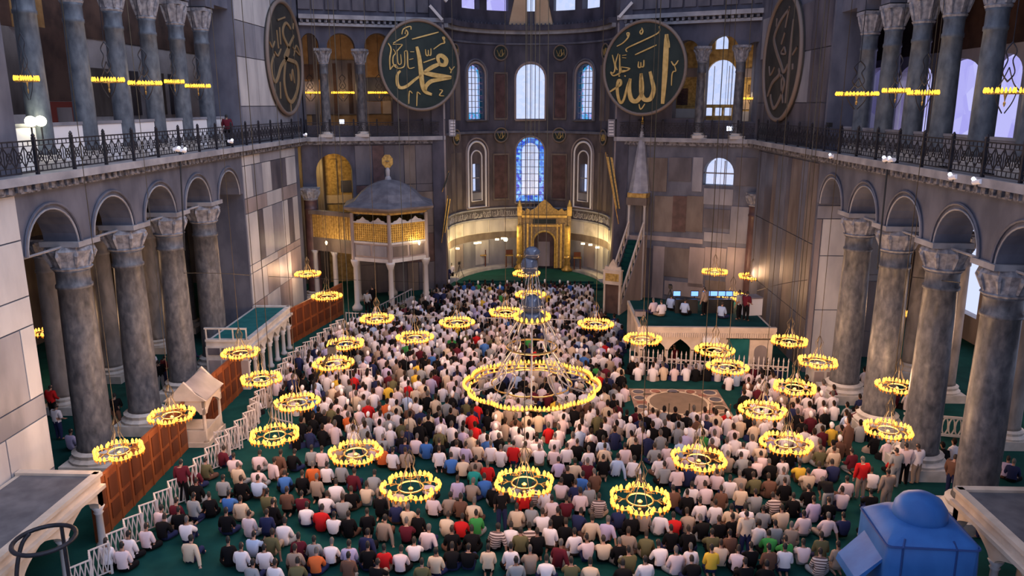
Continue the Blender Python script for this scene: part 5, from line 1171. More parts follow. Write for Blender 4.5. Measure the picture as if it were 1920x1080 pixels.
# camera boom over the left crowd
c = thing('camera_boom', 'long black camera crane boom over the left part of the crowd', 'camera crane', atZ(590, 765, 0))
e = atY(622, 655, 31.0)-atZ(590, 765, 0); MB().tube([(0, 0, 1.3), (e.x, e.y, e.z)], .07, 6).build('boom', 'black', c); MB().tube([(0, 0, 0), (0, 0, 1.4)], .06, 6).build('column', 'black', c); MB().obox((e.x, e.y, e.z), (.3, .3, .3)).build('camera_head', 'black', c)
for k in range(3): a = 2*math.pi*k/3; MB().bar((.5*math.cos(a), .5*math.sin(a), 0), (0, 0, .7), .03).build('leg', 'black', c)
# chairs / lecterns in the apse
for i, px in enumerate((905, 955, 1082)):
    c = thing('carved_lectern', 'small dark carved stand on the apse steps, %s from left' % OR6[i], 'stand', atZ(px, 500 if i < 2 else 505, .5), 0, 'stands in the apse'); MB().box(-.3, -.2, 0, -.22, .2, 1.0).box(.22, -.2, 0, .3, .2, 1.0).build('legs', 'wood_dark', c); MB().box(-.35, -.25, 1.0, .35, .25, 1.1).build('shelf', 'brass', c); MB().box(-.3, .1, 1.1, .3, .18, 1.5).build('back', 'wood_dark', c)
# white inscription plates hung on the bema corners
for px, lab in ((848, 'left'), (1146, 'right')):
    p = atY(px, 240, 60.25 if px < 1000 else 58.95); c = thing('inscription_plate', 'small pale rectangular plate hanging at the %s apse corner' % lab, 'sign', p, 0, 'corner plates'); MB().obox((0, 0, 0), (.5, .06, 1.25)).build('plate', 'slab_grey', c)
    m = MB()
    for k in range(5): m.obox((random.uniform(-.06, .06), -.04, -.45+k*.22), (.34, .02, .07))
    m.build('lettering', 'white_paint', c)
# ------------------------------------------------------------------ people
def skin_pose(J, E, root='pelvis'):
    names = list(J); me = bpy.data.meshes.new('tmp'); me.from_pydata([J[n][0] for n in names], [(names.index(a), names.index(b)) for a, b, _ in E], [])
    o = bpy.data.objects.new('tmp', me); COL.objects.link(o)
    o.modifiers.new('s', 'SKIN')
    if not me.skin_vertices: me.skin_vertices.new() if hasattr(me.skin_vertices, 'new') else None
    for i, n in enumerate(names):
        sv = me.skin_vertices[0].data[i]; r = J[n][1]; sv.radius = r if isinstance(r, tuple) else (r, r); sv.use_root = (n == root)
    ss = o.modifiers.new('u', 'SUBSURF'); ss.levels = 1; ss.render_levels = 1
    dg = bpy.context.evaluated_depsgraph_get(); ev = o.evaluated_get(dg); out = bpy.data.meshes.new_from_object(ev)
    bpy.data.objects.remove(o)
    V = [v.co.copy() for v in out.vertices]; N = [v.normal.copy() for v in out.vertices]; Fc = [tuple(p.vertices) for p in out.polygons]
    segs = [(Vector(J[a][0]), Vector(J[b][0]), reg) for a, b, reg in E]; R = []
    for f in Fc:
        c = sum((V[i] for i in f), Vector())/len(f); best = None
        for a, b, reg in segs:
            d = b-a; t = max(0, min(1, (c-a).dot(d)/max(d.length_squared, 1e-9))); q = (c-(a+d*t)).length
            if best is None or q < best[0]: best = (q, reg, t)
        R.append(best[1])
    return V, N, Fc, R
def sub(V, N, Fc, keep, off, name):
    used = {}; nv = []; nf = []
    for f, k in zip(Fc, keep):
        if not k: continue
        g = []
        for i in f:
            if i not in used: used[i] = len(nv); nv.append(V[i]+N[i]*off)
            g.append(used[i])
        nf.append(tuple(g))
    me = bpy.data.meshes.new(name); me.from_pydata(nv, [], nf); me.materials.append(MATS['p_w']); me.polygons.foreach_set('use_smooth', [True]*len(nf)); me.update(); return me
CLO = dict(w=('white',(.70,.63,.66)), p=('pink',(.64,.50,.52)), l=('sky-blue',(.38,.47,.66)), b=('blue',(.05,.14,.40)), k=('black',(.006,.0055,.007)), n=('navy',(.02,.025,.075)), m=('maroon',(.10,.012,.022)), r=('red',(.48,.014,.016)), o=('orange',(.55,.12,.035)), t=('taupe',(.30,.225,.18)), y=('yellow',(.66,.42,.05)), g=('grey',(.26,.265,.28)), v=('olive',(.11,.10,.05)), e=('green',(.04,.24,.06)), c=('cream',(.60,.46,.34)), u=('brown',(.13,.065,.045)), q=('teal',(.02,.25,.22)), z=('lilac',(.44,.37,.54)))
for k, (nm, col) in CLO.items(): plain('p_'+k, col, .85)
def stripes(name, a, b, sc):
    m, nt, bs = base_mat(name); N = nt.nodes; tc = N.new('ShaderNodeTexCoord'); wv = N.new('ShaderNodeTexWave'); wv.bands_direction = 'Z'; wv.inputs['Scale'].default_value = sc
    nt.links.new(tc.outputs['Object'], wv.inputs['Vector']); r = N.new('ShaderNodeValToRGB'); r.color_ramp.interpolation = 'CONSTANT'; r.color_ramp.elements[0].color = (*a, 1); r.color_ramp.elements[1].color = (*b, 1); r.color_ramp.elements[1].position = .5
    nt.links.new(wv.outputs['Fac'], r.inputs['Fac']); nt.links.new(r.outputs[0], bs.inputs['Base Color']); bs.inputs['Roughness'].default_value = .85; MATS[name] = m
stripes('p_s', (.55,.45,.42), (.10,.06,.06), 4.0); CLO['s'] = ('striped', None)
for i, c in enumerate(((.36,.19,.13), (.28,.14,.095), (.44,.25,.18))): plain('skin%d' % i, c, .6)
for i, c in enumerate(((.010,.008,.008), (.022,.014,.010), (.10,.09,.085))): plain('hair%d' % i, c, .7)
plain('cap_white', (.75,.70,.70), .8)
HEADP = lambda x, y, z, tilt=0.0: {'neck0': ((x, y-.02, z-.20), .062), 'neck': ((x, y, z-.13), .055), 'head0': ((x, y+.02+tilt*.3, z-.05), .082), 'head': ((x, y+.02+tilt*.6, z+.03), .098), 'headt': ((x, y+.01+tilt, z+.10), .068), 'nose': ((x, y+.125+tilt*.6, z-.01-tilt*.3), .016)}
def hand(J, E, side, wrist, d, upv):
    """palm, four fingers and a thumb from the wrist along d"""
    w_ = Vector(wrist); d = Vector(d).normalized(); s = d.cross(Vector(upv)).normalized()
    J['palm'+side] = (tuple(w_+d*.07), .036); E.append(('wr'+side, 'palm'+side, 'hand'))
    for i, (o, l) in enumerate(((-.030, .065), (-.010, .08), (.010, .075), (.030, .055))):
        a = w_+d*.12+s*o; b = a+d*l-Vector(upv)*.02; J['f%d%s' % (i, side)] = (tuple(a), .011); J['g%d%s' % (i, side)] = (tuple(b), .009); E += [('palm'+side, 'f%d%s' % (i, side), 'hand'), ('f%d%s' % (i, side), 'g%d%s' % (i, side), 'hand')]
    a = w_+d*.06+s*(-.05 if side == 'L' else .05); J['th'+side] = (tuple(a), .012); J['tt'+side] = (tuple(a+d*.05), .010); E += [('palm'+side, 'th'+side, 'hand'), ('th'+side, 'tt'+side, 'hand')]
def body(kind):
    J = {}; E = []
    def arm(side, sh, el, wr, d=(0, 1, -.2)):
        J['sh'+side] = (sh, .078); J['el'+side] = (el, .052); J['wr'+side] = (wr, .034); E.extend([('chest', 'sh'+side, 'torso'), ('sh'+side, 'el'+side, 'uarm'), ('el'+side, 'wr'+side, 'farm')]); hand(J, E, side, wr, d, (0, 0, 1))
    def leg(side, hip, kn, an, to):
        J['hp'+side] = (hip, .105); J['kn'+side] = (kn, .078); J['an'+side] = (an, .05); J['to'+side] = (to, .038); E.extend([('pelvis', 'hp'+side, 'pelvis'), ('hp'+side, 'kn'+side, 'thigh'), ('kn'+side, 'an'+side, 'shin'), ('an'+side, 'to'+side, 'foot')])
    def spine(pel, sp, ch, hd, tilt=0.0):
        J['pelvis'] = (pel, .165); J['spine'] = (sp, .150); J['chest'] = (ch, .150); h = HEADP(hd[0], hd[1], hd[2], tilt); J.update(h)
        E.extend([('pelvis', 'spine', 'torso'), ('spine', 'chest', 'torso'), ('chest', 'neck0', 'torso'), ('neck0', 'neck', 'neck'), ('neck', 'head0', 'head'), ('head0', 'head', 'head'), ('head', 'headt', 'head'), ('head', 'nose', 'face')])
    if kind == 'sit':
        spine((0,0,.15), (0,-.03,.34), (0,0,.52), (0,.05,.84)); arm('L', (-.19,0,.58), (-.27,.06,.33), (-.15,.25,.22), (.6,.5,-.1)); arm('R', (.19,0,.58), (.27,.06,.33), (.15,.25,.22), (-.6,.5,-.1))
        leg('L', (-.12,.05,.13), (-.38,.34,.14), (.02,.40,.07), (.16,.36,.06)); leg('R', (.12,.05,.13), (.38,.34,.14), (-.02,.50,.07), (-.18,.46,.06))
    elif kind == 'slump':
        spine((0,0,.15), (0,-.06,.32), (0,.04,.50), (0,.18,.76), .05); arm('L', (-.20,.04,.54), (-.28,.16,.30), (-.16,.36,.24), (.5,.6,-.1)); arm('R', (.20,.04,.54), (.28,.16,.30), (.16,.36,.24), (-.5,.6,-.1))
        leg('L', (-.12,.05,.13), (-.37,.36,.15), (.02,.42,.07), (.16,.38,.06)); leg('R', (.12,.05,.13), (.37,.36,.15), (-.02,.52,.07), (-.18,.48,.06))
    elif kind == 'kneel':
        spine((0,0,.27), (0,.0,.45), (0,.03,.62), (0,.08,.94)); arm('L', (-.19,.03,.68), (-.25,.06,.43), (-.15,.30,.36), (.2,.9,-.1)); arm('R', (.19,.03,.68), (.25,.06,.43), (.15,.30,.36), (-.2,.9,-.1))
        leg('L', (-.11,.05,.24), (-.16,.46,.12), (-.11,.03,.07), (-.10,-.14,.05)); leg('R', (.11,.05,.24), (.16,.46,.12), (.11,.03,.07), (.10,-.14,.05))
    elif kind == 'hug':
        spine((0,0,.15), (0,-.04,.33), (0,.03,.51), (0,.10,.82)); arm('L', (-.19,.03,.57), (-.28,.20,.42), (-.10,.42,.36), (.9,.3,0)); arm('R', (.19,.03,.57), (.28,.20,.42), (.10,.42,.36), (-.9,.3,0))
        leg('L', (-.12,.06,.14), (-.15,.40,.46), (-.13,.50,.07), (-.13,.66,.05)); leg('R', (.12,.06,.14), (.15,.40,.46), (.13,.50,.07), (.13,.66,.05))
    elif kind == 'side':
        spine((0,0,.15), (.03,-.05,.33), (.07,-.03,.51), (.10,.04,.83)); arm('L', (-.12,-.03,.58), (-.22,.10,.34), (-.10,.30,.24), (.6,.6,-.1)); arm('R', (.26,-.05,.56), (.38,-.12,.30), (.42,-.16,.05), (.3,-.3,-.3))
        leg('L', (-.12,.05,.13), (-.34,.36,.15), (.05,.44,.07), (.20,.42,.06)); leg('R', (.12,.05,.14), (.30,.36,.38), (.22,.58,.07), (.22,.74,.05))
    elif kind == 'stand':
        spine((0,0,.93), (0,.0,1.12), (0,.01,1.31), (0,.04,1.62)); arm('L', (-.20,0,1.40), (-.26,.0,1.12), (-.24,.10,.88), (0,.3,-1)); arm('R', (.20,0,1.40), (.27,.02,1.12), (.20,.22,.98), (-.3,.9,-.2))
        leg('L', (-.10,0,.86), (-.11,.03,.47), (-.11,.0,.09), (-.12,.15,.05)); leg('R', (.10,0,.86), (.12,.03,.47), (.13,.0,.09), (.14,.15,.05))
    elif kind == 'bend':
        spine((0,-.1,.90), (0,.06,1.02), (0,.26,1.08), (0,.52,1.10), .06); arm('L', (-.19,.28,1.06), (-.22,.26,.80), (-.16,.22,.58), (0,.1,-1)); arm('R', (.19,.28,1.06), (.22,.26,.80), (.16,.22,.58), (0,.1,-1))
        leg('L', (-.10,-.1,.84), (-.11,-.03,.46), (-.11,-.05,.09), (-.12,.12,.05)); leg('R', (.10,-.1,.84), (.12,-.03,.46), (.13,-.05,.09), (.14,.12,.05))
    return J, E
PO = {}
for kd in ('sit', 'slump', 'kneel', 'hug', 'side', 'stand', 'bend'):
    J, E = body(kd); V, N, Fc, R = skin_pose(J, E); hc = Vector(J['head'][0]); PO[kd] = {}
    bm_ = bpy.data.meshes.new('person_body'); bm_.from_pydata(V, [], Fc); bm_.materials.append(MATS['skin0']); bm_.polygons.foreach_set('use_smooth', [True]*len(Fc)); bm_.update()
    PO[kd]['body'] = bm_
    cen = [sum((V[i] for i in f), Vector())/len(f) for f in Fc]
    PO[kd]['shirt'] = sub(V, N, Fc, [r in ('torso', 'uarm') or (r == 'pelvis' and c.z > J['pelvis'][0][2]+.02) for r, c in zip(R, cen)], .022, 'shirt')
    PO[kd]['robe'] = sub(V, N, Fc, [r in ('torso', 'uarm', 'farm') or (r == 'pelvis' and c.z > J['pelvis'][0][2]-.02) for r, c in zip(R, cen)], .024, 'shirt')
    PO[kd]['trousers'] = sub(V, N, Fc, [r in ('pelvis', 'thigh', 'shin') for r in R], .012, 'trousers')
    PO[kd]['hair'] = sub(V, N, Fc, [r == 'head' and (c.z > hc.z+.045 or (c.y < hc.y+.03 and c.z > hc.z-.09)) for r, c in zip(R, cen)], .012, 'hair')
    PO[kd]['cap'] = sub(V, N, Fc, [r == 'head' and c.z > hc.z+.055 for r, c in zip(R, cen)], .016, 'cap')
def omat(o, m):
    o.material_slots[0].link = 'OBJECT'; o.material_slots[0].material = m
def person(loc, kd, col, rz, label, group, rnd, sc=1.0, tr=None, long=None):
    P = PO[kd]; b = inst(P['body'], 'person', None, loc, rz); b.scale = (sc*rnd.uniform(.92, 1.0), sc, sc*rnd.uniform(.97, 1.04)) if kd in ('stand', 'bend') else (sc*rnd.uniform(.85, .97), sc*.95, sc*rnd.uniform(1.05, 1.17)); omat(b, MATS['skin%d' % rnd.choice((0, 0, 1, 2))]); tag(b, label, 'person', group)
    o = inst(P['robe' if (long if long is not None else rnd.random() < .35) else 'shirt'], 'shirt', b); omat(o, MATS['p_'+col])
    o = inst(P['trousers'], 'trousers', b); omat(o, MATS['p_'+(tr or rnd.choice('kknnuktg'))])
    if rnd.random() < .12: o = inst(P['cap'], 'cap', b); omat(o, MATS['cap_white'])
    if True: o = inst(P['hair'], 'hair', b); omat(o, MATS['hair%d' % rnd.choice((0, 0, 0, 1, 1, 2))])
    return b
CROPS = [
(400,840,4.5,"70,190,m 170,270,p 205,350,c 80,480,g 235,480,k 125,600,b 110,770,k 230,650,c 300,790,p 380,230,p 515,290,p 370,370,p 370,470,l 450,600,v 600,410,b 620,600,u 750,430,k 840,345,o 830,200,g 915,230,p 955,340,w 870,490,t 1045,180,t 1180,200,c 1080,340,g 1170,400,m 1030,490,w 1350,420,g 740,600,m 780,700,w 905,740,r 945,600,w 1090,640,g 1020,790,w 1130,790,k 450,800,n 590,860,w 340,970,l 470,950,v 850,1010,g 970,1040,w 720,1000,m 1145,1080,z 130,1040,k 235,1080,w 430,1080,w 690,1100,t 880,1100,o 500,690,k 1170,560,k 640,230,k 560,250,u"),
(180,860,4.908,"810,440,mS 910,310,m 1005,230,v 885,340,p 915,450,k 890,640,g 1010,590,k 620,680,p 610,790,k 700,650,m 800,690,k 830,830,w 850,1000,c 430,900,p 330,960,w 240,1080,p 100,1080,w 1130,110,m"),
(680,920,6.75,"40,260,c 220,230,t 440,300,c 430,480,n 220,420,k 840,180,p 890,390,p 1090,370,t 1235,200,z 1390,470,c 1385,180,t 1240,420,u 250,700,t 560,540,cH 550,750,m 800,820,pD 650,990,w 1080,640,c 1250,660,r 1410,640,e 1380,850,k 1130,850,k 260,1090,r 460,1110,p 950,1130,c 1110,1080,k 1320,1080,k 90,1080,k 30,900,n 60,640,k 700,640,k"),
(860,860,4.909,"385,110,w 500,100,r 610,70,c 735,100,w 980,110,w 920,220,z 890,110,p 1050,250,c 1195,130,w 1185,250,m 1325,100,c 1330,230,k 1445,200,l 1530,100,p 265,260,r 140,300,q 210,400,b 125,440,t 130,640,t 320,480,k 510,450,g 680,480,s 810,530,w 940,430,p 1000,330,k 1120,370,b 1250,350,u 1075,450,n 1200,480,g 420,700,kS 530,690,c 610,540,r 665,690,g 870,590,p 985,600,m 1095,580,p 1290,580,s 770,740,w 890,740,k 1100,720,n 1210,800,c 1340,810,z 1470,690,n 345,880,s 490,880,w 560,930,v 645,880,s 740,950,k 830,900,w 950,850,k 1080,940,w 1210,1000,p 1370,1010,c 1530,960,t 480,1090,w 910,1050,m 660,1120,t 270,1110,c 1470,1020,k 1530,1090,v 100,950,k"),
(1140,860,4.909,"220,210,w 430,90,g 470,200,w 590,190,p 540,80,p 530,290,g 625,330,p 735,160,p 730,300,n 835,220,c 865,370,p 1000,250,t 1000,340,p 1100,170,t 1245,80,w 1240,190,g 1400,80,c 1400,220,p 1310,260,k 1480,230,k 1120,400,w 1235,360,t 1345,380,v 1480,400,u 785,470,w 905,480,p 1020,510,u 1225,520,c 1355,550,g 1530,570,s 600,510,u 740,570,k 850,630,w 975,650,w 1125,690,c 1275,690,w 1425,700,g 340,740,t 475,750,w 600,760,r 715,750,t 860,800,k 1020,820,k 1140,800,k 235,770,k 735,920,k 580,900,k 960,930,v 1130,950,u 1250,940,cS 1415,870,w 1525,860,g 350,960,v 485,1050,w 620,1110,p 760,1080,w 1050,1060,c 1210,1090,p 970,1110,y 1430,1110,u 1540,950,e 1330,1090,k"),
(1420,840,4.5,"200,290,w 360,330,y 525,350,p 645,210,c 540,130,t 430,160,c 510,190,v 640,320,n 800,240,m 690,110,u 870,460,rS 970,390,w 960,590,kH 1085,560,tS 220,400,g 430,400,c 430,540,k 590,570,kB 710,580,p 755,470,p 300,620,k 225,500,k 475,660,z 210,745,c 390,780,p 575,790,p 600,660,k 730,800,n 960,800,b 880,1000,k 280,880,t 200,990,e 345,1030,p 545,1020,v 670,1090,t 215,1100,w 520,1120,s 990,960,p"),
(400,720,6,"1330,220,c 1240,380,w 1140,370,b 1530,190,g 1580,100,r 1685,210,p 1690,360,g 1730,110,w 1830,130,n 1805,290,w 1880,200,p 1740,430,r 1410,420,p 1480,420,t 1300,480,v 1415,540,k 1640,500,p 1500,560,o 1300,640,p 1750,560,g 1870,500,p 1870,680,w 1550,640,w 1350,700,p 1090,740,n 1110,600,k 470,380,w 580,290,t 410,480,p 700,150,p 1200,500,k 1000,640,k 930,760,k 1240,720,k"),
(700,740,6,"25,210,p 70,110,w 150,90,y 145,290,o 260,300,c 275,140,p 380,200,l 475,130,c 475,280,w 585,150,t 155,370,g 245,420,w 60,440,p 185,470,g 315,540,v 410,470,c 540,400,n 630,430,c 745,440,z 700,250,c 780,100,w 830,290,g 895,330,t 870,420,k 1000,420,w 1045,300,v 1165,310,r 1085,440,r 910,150,g 1045,150,p 1130,100,p 1180,190,k 1295,280,k 1280,420,k 1400,370,c 1520,360,t 1630,280,p 1540,230,p 1375,480,p 1480,540,t 1600,480,u 1750,430,c 1840,440,c 75,560,w 190,600,w 320,680,k 790,540,w 745,640,v 900,560,w 990,560,g 1115,560,r 1245,630,w 1375,600,w 1290,730,b 1400,700,k 1530,770,g 1095,690,c 590,760,b 480,730,p 110,860,o 230,890,w 330,890,t 740,780,k 910,800,w 1050,830,z 1160,800,c 1430,850,w 1570,820,r 1700,800,c 1840,690,p 1830,780,w 1850,850,w 885,950,b 1000,980,c 1150,980,t 740,900,w 540,560,k 600,520,k 640,480,k 1330,520,n"),
(1000,740,6,"690,190,w 800,170,c 590,290,u 495,280,u 410,270,s 250,260,y 340,390,w 40,410,c 180,400,p 330,470,p 180,570,r 285,600,p 650,330,w 830,340,c 945,310,m 1050,420,k 885,450,p 815,520,w 540,480,w 720,460,v 965,470,w 940,560,t 1165,320,m 1300,270,p 1440,340,g 1580,330,k 1730,320,w 1760,410,k 1350,430,w 1290,420,k 1510,490,w 1635,480,g 1760,570,w 1080,510,w 1200,560,w 765,580,k 915,640,n 1330,580,k 640,640,p 530,620,l 445,710,p 1145,660,c 1210,640,p 1280,700,n 1430,680,g 50,660,g 780,760,l 1020,820,w 1150,780,k 350,840,w 490,790,k 610,870,t 650,730,k 1365,850,g 1500,830,p 60,840,w 290,990,z 460,370,k"),
(1280,720,6,"60,460,w 80,560,k 75,690,w 220,470,p 325,400,c 430,430,r 350,520,p 370,670,p 490,590,w 550,470,w 620,620,c 730,460,v 740,580,k 880,560,c 945,560,w 800,680,c 590,640,k 590,830,w 790,850,w 685,920,p 870,950,c 500,1000,t 890,1040,p 680,1050,g 1030,970,k 1210,990,k 1280,320,c 1390,330,w 1290,420,p 1300,540,k 1420,460,p 1440,580,m 1560,330,w 1580,440,p 1710,430,w 1600,520,k 1540,640,g 1570,740,m 1830,830,uS 1850,450,g 1420,900,t 1500,960,v 1560,860,c 740,150,u 860,180,w 1040,220,p 520,90,w 1600,200,w 1700,240,m 1830,220,w 1690,900,c"),
(1540,700,4.908,"400,130,w 385,650,g 490,760,k 610,830,p 1030,780,wS 1130,860,k 1220,840,w 760,350,w 710,340,m 680,960,r 700,1080,gS 760,1060,pS 840,1050,wS 440,650,k 360,380,n 330,520,m"),
]
TR = []                                                          # read off the photograph: position, colour, pose
for x0, y0, sc, s in CROPS:
    for tok in s.split():
        a, b, c = tok.split(','); px, py = x0+float(a)/sc, y0+float(b)/sc
        if any(abs(px-q[0]) < 9 and abs(py-q[1]) < 9 for q in TR): continue
        TR.append((px, py, c[0], {'S': 'stand', 'B': 'bend', 'H': 'hug', 'D': 'side', '': None}[c[1:]]))
rnd = random.Random(11); ALLP = []
for i in range(22):
    px, py = 470+i*46+rnd.uniform(-9, 9), 1106+rnd.uniform(-5, 8)
    if not any(abs(px-q[0]) < 26 and abs(py-q[1]) < 22 for q in TR): TR.append((px, py, rnd.choice('kkwwptcgunvm'), None))
for px, py, c, kd in TR:
    p = atZ(px, py-2, 0); ALLP.append([p.x, p.y+.12, c, kd or rnd.choice(['sit', 'sit', 'slump', 'slump', 'kneel', 'sit', 'hug', 'side']), rnd.gauss(0, .12)])
def inside(x, y, poly):
    r = False; n = len(poly)
    for i in range(n):
        (x1, y1), (x2, y2) = poly[i], poly[i-1]
        if (y1 > y) != (y2 > y) and x < (x2-x1)*(y-y1)/(y2-y1)+x1: r = not r
    return r
POLY = [[(660,612),(760,585),(835,552),(870,545),(1105,548),(1115,590),(1172,625),(1165,720),(1176,790),(1385,800),(1440,870),(1000,880),(700,880),(640,820),(560,800),(505,745),(548,690)],
        [(1392,775),(1385,735),(1440,700),(1480,722),(1560,745),(1640,770),(1680,820),(1600,860),(1440,880)],
        [(1178,715),(1180,690),(1440,715),(1400,725)]]
GP = [[tuple(atZ(x, y, 0)[:2]) for x, y in pl] for pl in POLY]
def off_stone():
    for q in ALLP:
        if OX0-.25 < q[0] < OX1+.25 and 33.5 < q[1] < OY1+.3: q[1] = 33.45-(q[1]-33.5)*.1
off_stone()
for _ in range(6):                                                # nobody sits inside a neighbour
    for i in range(len(ALLP)):
        for j in range(i):
            a, b = ALLP[i], ALLP[j]; dx, dy = a[0]-b[0], (a[1]-b[1])*.75; d = math.hypot(dx, dy)
            if d < .52: s_ = (.52-d)/2/max(d, .05); a[0] += dx*s_; b[0] -= dx*s_; a[1] += dy*s_; b[1] -= dy*s_
off_stone()
cell = {}
for q in ALLP: cell.setdefault((int(q[0]//1), int(q[1]//1)), []).append(q)
def near(x, y, d):
    for i in (-1, 0, 1):
        for j in (-1, 0, 1):
            for q in cell.get((int(x//1)+i, int(y//1)+j), ()):
                if (q[0]-x)**2+((q[1]-y)*.8)**2 < d*d: return True
    return False
WT = 'w'*36+'p'*15+'k'*20+'c'*7+'g'*7+'z'*5+'n'*8+'l'*3+'m'*3+'t'*4+'b'*2+'v'*2+'u'*2+'rye'
row = 0; y = 24.5
while y < 62:
    x = -14+(row % 2)*.3
    while x < 17:
        xx, yy = x+rnd.uniform(-.12, .12), y+rnd.uniform(-.14, .14); x += .60
        if not any(inside(xx, yy, g) for g in GP): continue
        if OX0-.3 < xx < OX1+.3 and OY0-1.1 < yy < OY1+.5: continue
        if any(abs(xx-cx_) < 1.35 and abs(yy-cy_) < 1.35 for cx_ in (XR+.75, XL-.7) for cy_ in CRY): continue
        if near(xx, yy, .47) or rnd.random() < .04: continue
        q = [xx, yy, rnd.choice(WT), rnd.choice(['sit', 'slump', 'sit', 'kneel']), rnd.gauss(0, .12)]; ALLP.append(q); cell.setdefault((int(xx//1), int(yy//1)), []).append(q)
    y += .80; row += 1
# extra people in the aisles, on the platform and in the gallery
EXTRA = [(101,785,0,'r','stand'), (112,825,0,'w','stand'), (135,845,0,'z','sit'), (210,690,0,'g','stand'), (290,715,0,'w','stand'), (303,735,0,'k','stand'), (312,725,0,'m','stand'), (365,700,0,'n','stand'), (412,695,0,'c','sit'), (222,806,0,'k','stand'),
         (1225,590,ZT+.03,'p','sit'), (1240,594,ZT+.03,'w','sit'), (1257,583,ZT+.03,'l','sit'), (1283,592,ZT+.03,'l','sit'), (1320,592,ZT+.03,'t','stand'), (1352,598,ZT+.03,'l','sit'), (1397,602,ZT+.03,'m','stand'), (1385,600,ZT+.03,'g','stand'),
         (855,520,.0,'k','stand'), (847,530,0,'w','stand'), (840,538,0,'n','stand'), (700,580,0,'k','stand'), (690,590,0,'g','stand'), (428,262,12.2,'m','stand'), (1745,765,0,'k','sit'), (1885,900,0,'z','sit'), (1895,905,0,'n','sit'), (1862,1000,0,'m','sit'), (1838,1010,0,'m','stand'), (1780,930,0,'u','stand'), (1262,655,0,'p','stand'), (1400,655,0,'w','stand'), (1265,680,0,'m','sit'), (1300,672,0,'p','stand')]
ALLP.sort(key=lambda q: q[1]); near300 = ALLP[:300]; rest = ALLP[300:]
_o = 'first second third fourth fifth sixth seventh eighth ninth tenth eleventh twelfth thirteenth fourteenth fifteenth sixteenth seventeenth eighteenth nineteenth twentieth'.split()
def ORDN(n): return _o[n-1] if n <= 20 else 'twenty-'+_o[n-21]
rows = {}; i = 0; R_ = []
for q in near300: q.append(min(20, int((q[1]-near300[0][1])/.62)+1))
WORD = dict(sit='seated', slump='seated hunched', kneel='kneeling', hug='seated hugging knees', side='seated leaning', stand='standing', bend='bending over')
keyed = {}
for q in near300: keyed.setdefault((q[5], q[2], q[3]), []).append(q)
for (rw, c, kd), L in keyed.items():
    L.sort(key=lambda q: q[0])
    for j, q in enumerate(L):
        lab = 'only %s shirt person %s in the %s crowd row from the bottom' % (CLO[c][0], WORD[kd], ORDN(rw))
        if len(L) > 1: lab = '%s shirt person %s, %s such from left in %s crowd row' % (CLO[c][0], WORD[kd], ORDN(j+1), ORDN(rw))
        q.append(lab)
for q in near300:
    person((q[0], q[1], 0), q[3], q[2], q[4], q[6], 'worshippers in the near half of the crowd', rnd)
for i, (px, py, z, c, kd) in enumerate(EXTRA):
    p = atZ(px, py, z) if z < 10 else Vector((*atX(px, py, XL-.35)[:2], z))
    where = 'on the marble platform' if 2 < z < 10 else ('behind the left gallery railing' if z > 10 else ('in the left aisle' if px < 450 else ('between kiosk and apse' if px < 900 else ('behind the spiked fence' if px < 1500 else 'in the right aisle'))))
    person(p, kd, c, rnd.uniform(-.9, .9), 'person in %s %s %s, %s from left' % (CLO[c][0], WORD[kd], where, ORDN(1+sum(1 for e in EXTRA if e[0] < px and abs((e[2] > 2)-(z > 2)) < 1 and ((e[0] < 450) == (px < 450)) and ((e[0] < 900) == (px < 900)) and ((e[0] < 1500) == (px < 1500))))), 'people at the edges of the hall', rnd)
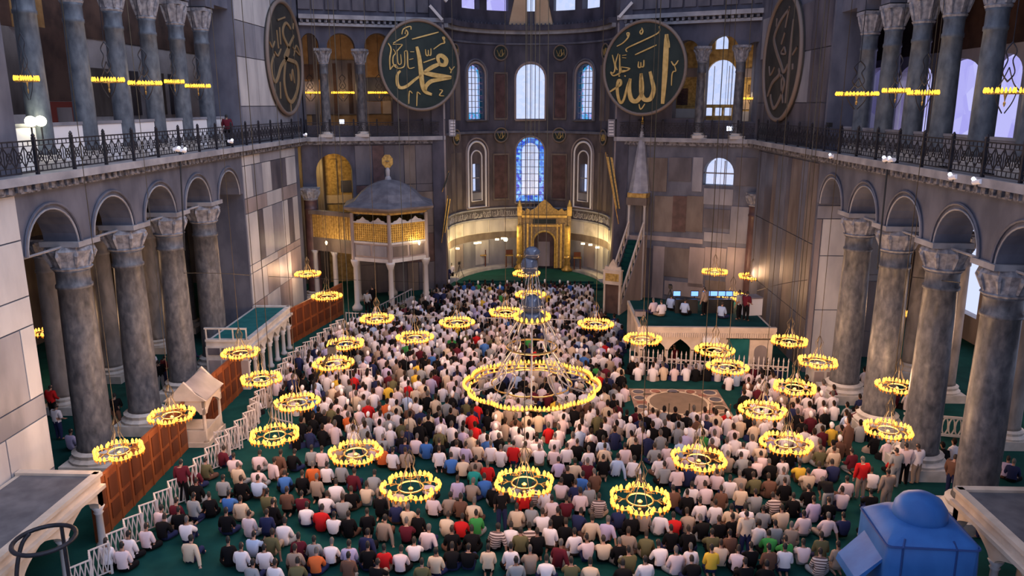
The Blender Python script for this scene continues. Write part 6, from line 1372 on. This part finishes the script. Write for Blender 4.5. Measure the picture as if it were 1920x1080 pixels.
# the far crowd: past the 300 nearest, one object
def low_person():
    m = MB(); regs = []
    def reg(n0, r): regs.extend([r]*(len(m.v)-n0))
    def loft(rings, n, r):
        n0 = len(m.v); V = []
        for cx, cy, z, rx, ry in rings:
            for k in range(n): a = 2*math.pi*(k+.5)/n; V.append((cx+rx*math.cos(a), cy+ry*math.sin(a), z))
        m.add(V, [(i*n+k, i*n+(k+1) % n, (i+1)*n+(k+1) % n, (i+1)*n+k) for i in range(len(rings)-1) for k in range(n)]+[tuple((len(rings)-1)*n+k for k in range(n))]); reg(n0, r)
    loft([(0,0,.02,.19,.15), (0,-.02,.22,.20,.15), (0,0,.45,.23,.14), (0,.02,.58,.20,.11), (0,.03,.65,.07,.07)], 8, 0)
    loft([(0,.05,.64,.055,.055), (0,.06,.72,.085,.09), (0,.07,.80,.10,.11)], 6, 1)
    loft([(0,.03,.70,.06,.06), (0,.03,.78,.098,.105), (0,.05,.86,.095,.11), (0,.06,.92,.05,.06)], 6, 2)
    loft([(0,.25,.0,.42,.26), (0,.25,.14,.40,.24), (0,.22,.24,.22,.14)], 8, 3)
    for s in (-1, 1): 
        n0 = len(m.v); m.tube([(s*.20,.0,.56), (s*.28,.06,.32), (s*.14,.26,.22)], [.07,.055,.04], 4); reg(n0, 0)
    return np.array(m.v), m.f, np.array(regs)
lv, lf, lr = low_person(); LV = []; LF = []; LC = []
hairs = np.array([(.010,.008,.008), (.022,.014,.010), (.010,.008,.008), (.75,.70,.70), (.08,.07,.065)]); skin = np.array((.36,.19,.13))
for i, q in enumerate(rest):
    s = rnd.uniform(.94, 1.06); a = q[4]; ca, sa = math.cos(a), math.sin(a); kx = rnd.uniform(.92, 1.1); kz = s*(1.08 if q[3] == 'kneel' else 1.0)
    v = lv.copy(); v[:, 0] *= s*kx*.90; v[:, 1] *= s*.95; v[:, 2] *= kz*1.10
    if q[3] == 'slump': v[:, 1] += .22*np.clip(v[:, 2]-.3, 0, 1); v[:, 2] *= .94
    if q[3] in ('stand', 'bend'): v[:, 2] *= 1.8
    LV.append(np.stack([v[:, 0]*ca-v[:, 1]*sa+q[0], v[:, 0]*sa+v[:, 1]*ca+q[1], v[:, 2]], 1)); o = i*len(lv); LF += [tuple(k+o for k in f) for f in lf]
    c0 = np.array(CLO[q[2]][1] or (.35,.28,.26))*rnd.uniform(.85, 1.05); cols = np.stack([c0, skin, hairs[rnd.choice((0,0,1,1,2,3,4))], np.array(CLO[rnd.choice('kknnukt')][1])]); LC.append(cols[lr])
me = bpy.data.meshes.new('crowd'); me.from_pydata(np.concatenate(LV).tolist(), [], LF); ca_ = me.color_attributes.new('Col', 'FLOAT_COLOR', 'POINT'); cc = np.concatenate(LC); ca_.data.foreach_set('color', np.concatenate([cc, np.ones((len(cc), 1))], 1).ravel())
m, nt, b = base_mat('crowd_cloth'); at = nt.nodes.new('ShaderNodeVertexColor'); at.layer_name = 'Col'; nt.links.new(at.outputs[0], b.inputs['Base Color']); b.inputs['Roughness'].default_value = .85; b.inputs['Specular IOR Level'].default_value = .12
me.materials.append(m); me.polygons.foreach_set('use_smooth', [True]*len(me.polygons)); me.update()
tag(inst(me, 'crowd'), 'dense far half of the seated crowd filling the nave towards the apse', 'crowd', None, 'stuff')
print('PEOPLE', len(TR), len(near300), len(rest))
